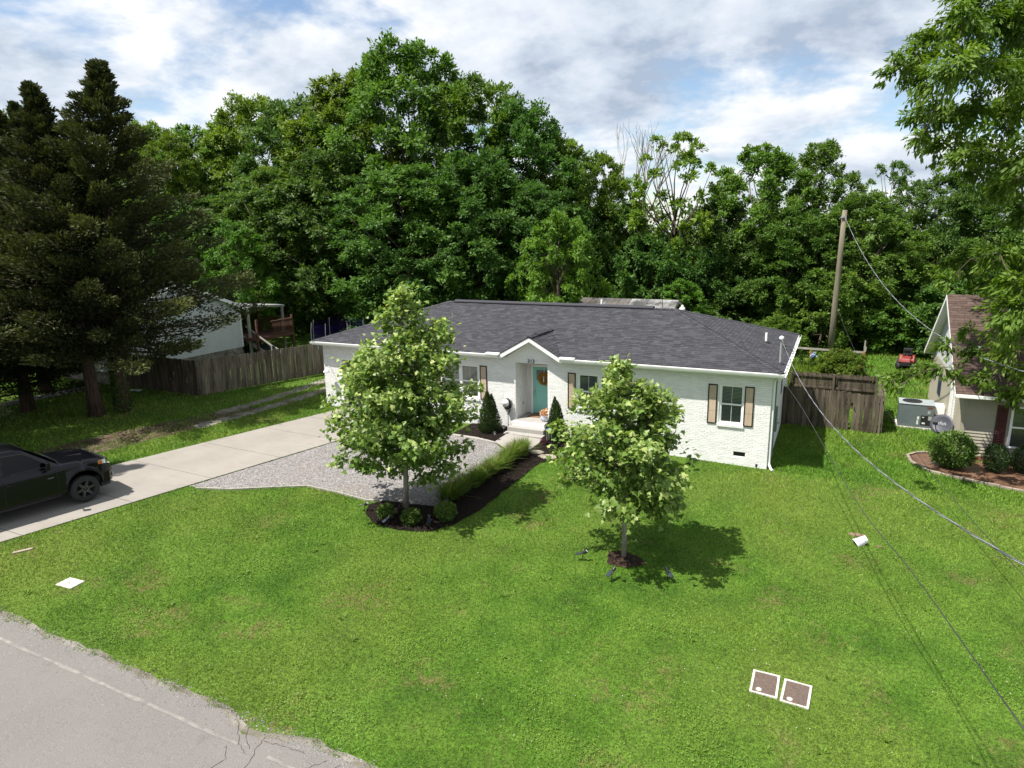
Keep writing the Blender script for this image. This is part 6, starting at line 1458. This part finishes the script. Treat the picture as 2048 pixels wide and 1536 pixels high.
# maples in the front lawn: five-lobed leaves on real branches
ML = np.array([(0, -.02), (.20, .02), (.46, -.02), (.36, .20), (.50, .42), (.26, .46), (.20, .62), (0, 1.0), (-.20, .62), (-.26, .46), (-.50, .42), (-.36, .20), (-.46, -.02), (-.20, .02)])
def maple_leaves(P, A_, N_, S):
    A_ = unit(A_); B = unit(np.cross(N_, A_)); N2 = np.cross(A_, B); k = len(ML)
    c = P + A_ * (S * .34)[:, None] + N2 * (S * .03)[:, None]
    ring = P[:, None] + A_[:, None] * (S[:, None] * ML[:, 1])[..., None] + B[:, None] * (S[:, None] * ML[:, 0])[..., None] - N2[:, None] * (S[:, None] * (.16 * np.abs(ML[:, 0]) + .10 * (ML[:, 1] - .3) ** 2))[..., None]
    V = np.concatenate([c[:, None], ring], 1).reshape(-1, 3); i = np.arange(len(P))[:, None] * (k + 1); j = np.arange(k)
    F = np.stack([np.broadcast_to(i, (len(P), k)), i + 1 + j, i + 1 + (j + 1) % k], 2).reshape(-1, 3); return V, F, k
def maple(loc, H, prof, n_leaf, S0, label, seed, z0, leaders, rtrunk):
    rng = np.random.default_rng(seed); rr = random.Random(seed); t = thing('maple_tree', loc, 0, label, 'tree', 'young maples in the front lawn')
    m = MB(); Ps = []; As = []; Ns = []; Ts = []; tips = []
    for (lx, ly, lh, zs) in leaders:
        p = [Vector((0, 0, -.1 if zs == 0 else zs))] + [Vector((lx * f ** 1.2 + .05 * math.sin(f * 7), ly * f ** 1.2, zs + (lh - zs) * f)) for f in (.12, .3, .5, .7, .85, 1)]
        m.tube(p, [rtrunk * (1 if zs == 0 else .55) * q for q in (1.15, 1.0, .85, .6, .38, .22, .06)], 10)
        nb = int(30 * (lh - max(zs, z0)) / 4.5)
        for b in range(nb):
            f = (b + rr.random()) / nb; z = max(zs, z0) + (lh - max(zs, z0)) * f * .97; g = (z - zs) / (lh - zs); base = Vector((lx * g ** 1.2, ly * g ** 1.2, z)); a = b * 2.399 + rr.uniform(-.3, .3)
            rad = np.interp(z + .3, *prof) * rr.uniform(.72, 1.06)
            if zs: rad *= .62
            rad = max(rad, .16); up_ = rad * rr.uniform(.30, .62); d = Vector((math.cos(a), math.sin(a), 0))
            q1 = base + d * rad * .5 + Vector((0, 0, up_ * .35)); q2 = base + d * rad + Vector((0, 0, up_ * .9)); m.tube([base, q1, q2], [.022 * (.4 + rad * .5), .014, .005], 5)
            pts = [(base.lerp(q1, .6), .5), (q1, .7), (q1.lerp(q2, .5), .85), (q2, 1.0)]
            for s in range(3):
                pp, _ = pts[s + 1]; ta = a + rr.uniform(.4, 1.1) * (1 if s % 2 else -1); e_ = pp + Vector((math.cos(ta), math.sin(ta), rr.uniform(.05, .6))) * rad * rr.uniform(.22, .42); m.tube([pts[s][0].lerp(pp, .7), e_], [.007, .003], 4); pts.append((e_, 1.0))
            for pp, wgt in pts: tips.append((np.array(pp), wgt, rad))
    tips_p = np.array([x[0] for x in tips]); w = np.array([x[1] * (.35 + x[2]) for x in tips]); k = rng.choice(len(tips), n_leaf, p=w / w.sum()); n = n_leaf
    off = rng.normal(size=(n, 3)) * np.array([.14, .14, .12]); P = tips_p[k] + off; o = P - np.array([0, 0, z0 + (H - z0) * .35]); o = unit(o)
    N_ = unit(o * .45 + np.array([0, 0, .75]) + rsphere(rng, n) * .75); A_ = o * .55 + rsphere(rng, n) * .75 + np.array([0, 0, -.35])
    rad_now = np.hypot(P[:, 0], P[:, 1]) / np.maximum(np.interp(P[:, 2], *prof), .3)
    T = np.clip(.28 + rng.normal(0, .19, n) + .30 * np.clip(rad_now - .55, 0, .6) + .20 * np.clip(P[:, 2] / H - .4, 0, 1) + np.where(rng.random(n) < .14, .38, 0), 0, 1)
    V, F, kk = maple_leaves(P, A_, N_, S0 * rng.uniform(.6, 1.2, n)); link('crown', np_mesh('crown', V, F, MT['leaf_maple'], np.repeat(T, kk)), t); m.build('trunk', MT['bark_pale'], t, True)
maple((-9.77, -8.55, gz(-9.77, -8.55)), 6.95, ([.5, 1.0, 1.8, 2.6, 3.4, 4.4, 5.4, 6.2, 6.95], [.7, 1.45, 1.96, 2.04, 1.80, 1.32, .82, .44, .08]), 17000, .148, 'larger young maple with a second leader, beside the gravel lot', 301, .75, [(.25, 0, 6.95, 0), (1.25, .35, 5.75, 1.5), (-.8, -.3, 4.6, 1.6)], .085)
maple((-2.76, -8.72, gz(-2.76, -8.72)), 5.35, ([.8, 1.4, 2.2, 3.1, 3.9, 4.6, 5.35], [.4, 1.25, 1.66, 1.45, 1.03, .58, .08]), 9000, .148, 'smaller young maple standing alone in the lawn', 302, 1.15, [(-.28, 0, 5.35, 0), (.62, .1, 4.6, 1.7)], .06)

# box elder at the right edge, its trunk outside the picture
RC = [(2.99,0.99,13.34,0.55),(3.47,1.58,13.77,0.71),(4.39,5.91,15.22,0.90),(4.56,0.86,14.45,0.89),(5.89,5.24,15.50,1.20),(6.87,6.51,15.20,1.24),(3.82,0.76,12.85,0.76),(4.37,0.18,13.11,0.88),(5.39,2.25,13.39,1.10),(6.91,5.63,13.56,1.22),(3.99,3.23,12.17,0.68),(3.69,0.01,11.12,0.38),(4.58,2.59,12.03,0.82),(4.61,4.02,11.24,0.61),(5.37,2.94,12.17,0.98),(6.68,5.01,12.19,1.21),(5.69,6.58,11.25,0.84),(6.38,4.88,10.88,1.05),(6.87,3.00,10.38,0.97),(6.22,1.11,9.69,0.52),(6.99,2.39,8.95,0.61),(5.62,3.17,10.22,0.33),(5.28,2.88,7.21,0.48),(5.81,2.73,7.44,0.61),(6.28,1.19,7.66,0.63),(7.96,6.34,7.12,0.83),(5.02,0.98,6.80,0.32),(6.42,2.51,6.72,0.53),(6.63,0.02,6.75,0.67),(6.82,-0.09,6.02,0.89),(6.78,0.46,5.65,0.69),(5.91,2.62,5.09,0.31),(5.26,1.38,4.64,0.40),(6.26,2.47,4.36,0.48),(7.16,2.11,4.47,0.74),(5.00,0.04,4.11,0.29),(5.51,0.66,3.87,0.29),(6.31,1.29,3.64,0.33),(3.95,1.22,3.64,0.38),(3.56,-0.61,3.78,0.22),(4.41,1.58,3.69,0.31),(4.74,0.70,3.97,0.33),(8.09,4.80,3.35,0.73),(6.55,0.98,3.47,0.26),(7.78,3.57,2.76,0.49),(3.70,-0.99,3.57,0.16),(7.44,5.53,15.82,1.34),(7.30,2.66,12.98,1.39),(7.43,1.35,10.65,1.34),(8.03,0.66,8.46,1.17),(8.88,4.95,5.89,1.58),(8.45,2.63,4.13,1.15),(9.94,9.65,17.23,1.84),(10.42,8.57,13.73,2.00),(9.88,4.30,10.01,1.78),(11.33,8.16,6.59,2.06),(5.33,5.20,16.66,1.02),(7.07,7.40,17.35,1.43),(7.98,5.43,17.49,1.46)]
tb = thing('box_elder', (10.2, -2.6, gz(10.2, -2.6)), 0, 'large light green box elder reaching in from the right edge', 'tree'); b0 = tb.location
rng = np.random.default_rng(77); cl = [(c[0] - b0.x, c[1] - b0.y, c[2] - b0.z, c[3] * 1.08) for c in RC]
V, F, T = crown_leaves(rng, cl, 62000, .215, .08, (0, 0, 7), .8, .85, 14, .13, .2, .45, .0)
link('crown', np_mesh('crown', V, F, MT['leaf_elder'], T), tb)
m = MB(); m.tube([(0, 0, -.2), (-.1, 0, 3), (-.3, .1, 6), (-.2, 0, 10), (0, 0, 15)], [.36, .3, .24, .16, .04], 12); rr = random.Random(5)
nodes = sorted([Vector(c[:3]) for c in cl], key=lambda q: math.hypot(q.x, q.y)); done = []
for q in nodes:
    ax = Vector((-.2, 0, min(13, max(3.0, q.z - .35 * math.hypot(q.x, q.y)))))
    near = min(done + [ax], key=lambda p: (p - q).length + (.0 if p is not ax else 1.0)); L_ = (q - near).length; r1 = .012 + .006 * max(0, 6 - math.hypot(near.x, near.y))
    mid = near.lerp(q, .5) + Vector((rr.uniform(-.12, .12), rr.uniform(-.12, .12), rr.uniform(0, .15))) * L_
    m.tube([near, mid, q], [r1, r1 * .8, r1 * .5], 5); done.append(q)
    for j in range(3): m.tube([mid.lerp(q, .6), q + Vector((rr.uniform(-1, 1), rr.uniform(-1, 1), rr.uniform(-.8, .2))) * .5], [.007, .003], 4)
m.build('trunk', MT['bark'], tb, True)

# ------------------------------------------------------------------ stones, chips, grass
def scatter_poly(rng, poly, n):
    xs_, ys_ = [p[0] for p in poly], [p[1] for p in poly]; x = rng.uniform(min(xs_), max(xs_), n * 3); y = rng.uniform(min(ys_), max(ys_), n * 3); k = inpoly(x, y, poly); return x[k][:n], y[k][:n]
rng = np.random.default_rng(91)
x, y = scatter_poly(rng, GRAVEL, 15000); n = len(x); s = rng.uniform(.012, .03, n)
O8 = np.array([(1, 0, 0), (0, 1, 0), (-1, 0, 0), (0, -1, 0), (0, 0, .8)]); a = rng.uniform(0, 6.28, n); st_ = rng.uniform(.6, 1.3, (n, 2))
Vx = O8[None, :, 0] * st_[:, :1]; Vy = O8[None, :, 1] * st_[:, 1:]; ca, sa = np.cos(a)[:, None], np.sin(a)[:, None]
V = np.stack([x[:, None] + s[:, None] * (Vx * ca - Vy * sa), y[:, None] + s[:, None] * (Vx * sa + Vy * ca), (GZ(x, y) + .016)[:, None] + s[:, None] * O8[None, :, 2]], 2).reshape(-1, 3)
F = (np.arange(n)[:, None, None] * 5 + np.array([(0, 1, 4), (1, 2, 4), (2, 3, 4), (3, 0, 4)])[None]).reshape(-1, 3)
tag(link('gravel', np_mesh('gravel', V, F, MT['stone'], np.repeat(np.clip(rng.normal(.5, .25, n), 0, 1), 4))), 'pale crushed stone covering the parking lot', 'gravel', kind='stuff')
n = 2600; x = rng.uniform(-18, -2, n); y = -17.5 + rng.normal(0, .10, n) - (rng.random(n) < .2) * rng.uniform(0, .8, n); s = rng.uniform(.006, .022, n)
V = np.stack([x[:, None] + s[:, None] * O8[None, :, 0], y[:, None] + s[:, None] * O8[None, :, 1] * .8, (GZ(x, y) + .007)[:, None] + s[:, None] * O8[None, :, 2]], 2).reshape(-1, 3); F = (np.arange(n)[:, None, None] * 5 + np.array([(0, 1, 4), (1, 2, 4), (2, 3, 4), (3, 0, 4)])[None]).reshape(-1, 3)
tag(link('road_grit', np_mesh('road_grit', V, F, MT['stone'], np.repeat(rng.random(n) * .7, 4))), 'loose grit along the crumbling road edge', 'grit', kind='stuff')
Xs, Ys = [], []
for poly, k in ((BED, 6500), (BED2, 1500), (RING, 350)):
    x, y = scatter_poly(rng, poly, k); Xs.append(x); Ys.append(y)
x, y = np.concatenate(Xs), np.concatenate(Ys); n = len(x); P = np.stack([x, y, GZ(x, y) + .03 + rng.uniform(0, .025, n)], 1)
V, F = leaf_quads(P, rng.normal(size=(n, 3)) * np.array([1, 1, .25]), np.array([0, 0, 1]) + .5 * rsphere(rng, n), rng.uniform(.04, .11, n), .022, .05)
tag(link('mulch_chips', np_mesh('mulch_chips', V, F, MT['chip'], rng.random(n))), 'dark shredded mulch chips in the beds', 'mulch', kind='stuff')

HOUSEP = [(-HW - .1, -.08), (.1, -.08), (.1, HD), (-HW - .1, HD)]
BLOCK = [GRAVEL, BED, BED2, RING, HOUSEP, DRIVE, [(-9.95, -.2), (-8.25, -.2), (-8.25, -2.6), (-9, -2.9), (-12.2, -2.0), (-12.2, 0)], BEDR, [(6.3, 4.4), (17, 4.4), (17, 14.4), (6.3, 14.4)], [(.91, -12.80), (1.92, -12.84), (1.92, -12.16), (.91, -12.12)], [(-14.80, -16.08), (-14.32, -16.06), (-14.32, -15.76), (-14.80, -15.78)], [(4.55, 8.1), (6.4, 8.1), (6.4, 9.4), (4.55, 9.4)], [(-46, -2), (-33, -2), (-33, 7.1), (-46, 7.1)]]
def grass_mask(rng, x, y):
    ok = y > -17.45 + .10 * np.sin(x * 5) + .06 * np.sin(x * 13 + 1)
    ok &= ~((x > -7.7) & (x < -5.8) & (y < -17.5 + .02)) if True else ok
    for b in BLOCK: ok &= ~inpoly(x, y, b)
    for b in (LANE, RUTA, RUTB): ok &= ~(inpoly(x, y, b) & (rng.random(len(x)) < (.80 if b is not LANE else .62)))
    return ok
def blades(name, n, x0, x1, y0, y1, L, W, seed, near=16.0, flat=0.0):
    rng = np.random.default_rng(seed); x = rng.uniform(x0, x1, n); y = rng.uniform(y0, y1, n)
    d = np.sqrt((x - CP.x) ** 2 + (y - CP.y) ** 2 + CP.z ** 2); keep = rng.random(n) < np.clip(near / d, 0, 1) ** 2; x, y, d = x[keep], y[keep], d[keep]
    ang = np.arctan2(x - CP.x, y - CP.y); keep = (ang > -1.16) & (ang < .34); x, y, d = x[keep], y[keep], d[keep]
    k = grass_mask(rng, x, y); x, y, d = x[k], y[k], d[k]; n = len(x); sc = np.maximum(1, d / near) ** .85
    # patchy height and thin spots
    pn = np.sin(x * 1.3 + 1.7 * np.sin(y * .9)) * np.sin(y * 1.1 + 1.3 * np.sin(x * .7)) + .5 * np.sin(x * 3.1 + y * 2.3) * np.sin(y * 3.7 - x * 1.9)
    P = np.stack([x, y, GZ(x, y) - .004], 1); lean = rng.normal(size=(n, 3)) * np.array([.62, .62, 0]); A_ = unit(lean + np.array([0, 0, 1.0])); l = L * rng.uniform(.55, 1.25, n) * sc * (1 + .22 * pn)
    side = unit(np.cross(A_, rsphere(rng, n))) * (W * sc * rng.uniform(.7, 1.3, n))[:, None] * .5
    V = np.stack([P - side, P + side, P + A_ * l[:, None]], 1).reshape(-1, 3); F = np.arange(n * 3).reshape(-1, 3)
    tint = np.clip(rng.beta(2, 2.4, n) + .10 * pn, 0, 1); return V, F, tint
parts = [blades('a', 1150000, -24, 12, -17.6, 9, .062, .0135, 1), blades('b', 420000, -50, -18, -18, 12, .08, .018, 2), blades('c', 700000, -8, 16, 0, 34, .08, .018, 3)]
off = 0; Vs, Fs, Tt = [], [], []
for V, F, T in parts: Vs.append(V); Fs.append(F + off); Tt.append(T); off += len(V)
tag(link('grass', np_mesh('grass', np.concatenate(Vs), np.concatenate(Fs), MT['blade'], np.concatenate(Tt))), 'short mown green grass of the lawns', 'grass', kind='stuff')
# broad-leaved weeds and clover heads in the lawn
rng = np.random.default_rng(17); Ps, As, Ls = [], [], []
for k in range(46):
    x, y = rng.uniform(-16, 7), rng.uniform(-17.2, -8)
    if not grass_mask(rng, np.array([x]), np.array([y]))[0]: continue
    n = rng.integers(10, 22); a = rng.uniform(0, 6.28, n); Ps.append(np.stack([x + .02 * np.cos(a), y + .02 * np.sin(a), gz(x, y) + 0 * a], 1)); As.append(np.stack([np.cos(a), np.sin(a), rng.uniform(.25, 1.1, n)], 1)); Ls.append(np.full(n, rng.uniform(.07, .15)))
P, A_, L_ = np.concatenate(Ps), np.concatenate(As), np.concatenate(Ls); n = len(P)
tag(leaf_obj('lawn_weeds', P, A_, np.array([0, 0, 1]) + .3 * rsphere(rng, n), L_, .024, MT['leaf_d'], None, np.clip(.5 + .3 * rng.normal(size=n), 0, 1)), 'scattered broad-leaved weeds in the lawn', 'weeds', kind='stuff')
n = 260000; x = rng.uniform(-19, 9, n); y = rng.uniform(-17.3, -3, n); w = np.sin(x * 1.1 + 1.5 * np.sin(y * .8)) * np.sin(y * 1.25 + 1.2 * np.sin(x * .9 + 1)) + .5 * np.sin(x * 2.7 - y * 1.9) * np.sin(y * 3.1 + x * 1.3); k = (w > .30 + .75 * rng.random(n)) & (rng.random(n) < .8) & grass_mask(rng, x, y); x, y = x[k], y[k]; n = len(x)
P = np.stack([x, y, GZ(x, y) + rng.uniform(.025, .06, n)], 1); tag(leaf_obj('clover', P, rng.normal(size=(n, 3)) * np.array([1, 1, .25]), np.array([0, 0, 1]) + .45 * rsphere(rng, n), rng.uniform(.016, .034, n), .026, MT['leaf_clover'], None, np.clip(rng.normal(.5, .25, n), 0, 1), .05), 'low clover patches growing through the lawn', 'clover', kind='stuff')
n = 3800; x = rng.uniform(-19, 8, n); y = rng.uniform(-17.4, -2, n); w = np.sin(x * .8 + 1) * np.sin(y * .9 + x * .3) + .35 * rng.normal(size=n); k = grass_mask(rng, x, y) & (w > .35); x, y = x[k], y[k]; n = len(x)
P = np.stack([x, y, GZ(x, y) + rng.uniform(.035, .06, n)], 1); tag(leaf_obj('clover_flowers', P, rsphere(rng, n), np.array([0, 0, 1]) + .6 * rsphere(rng, n), rng.uniform(.012, .022, n), .017, MT['cover_w'], None, rng.random(n)), 'tiny white clover heads dotting the lawn', 'clover', kind='stuff')
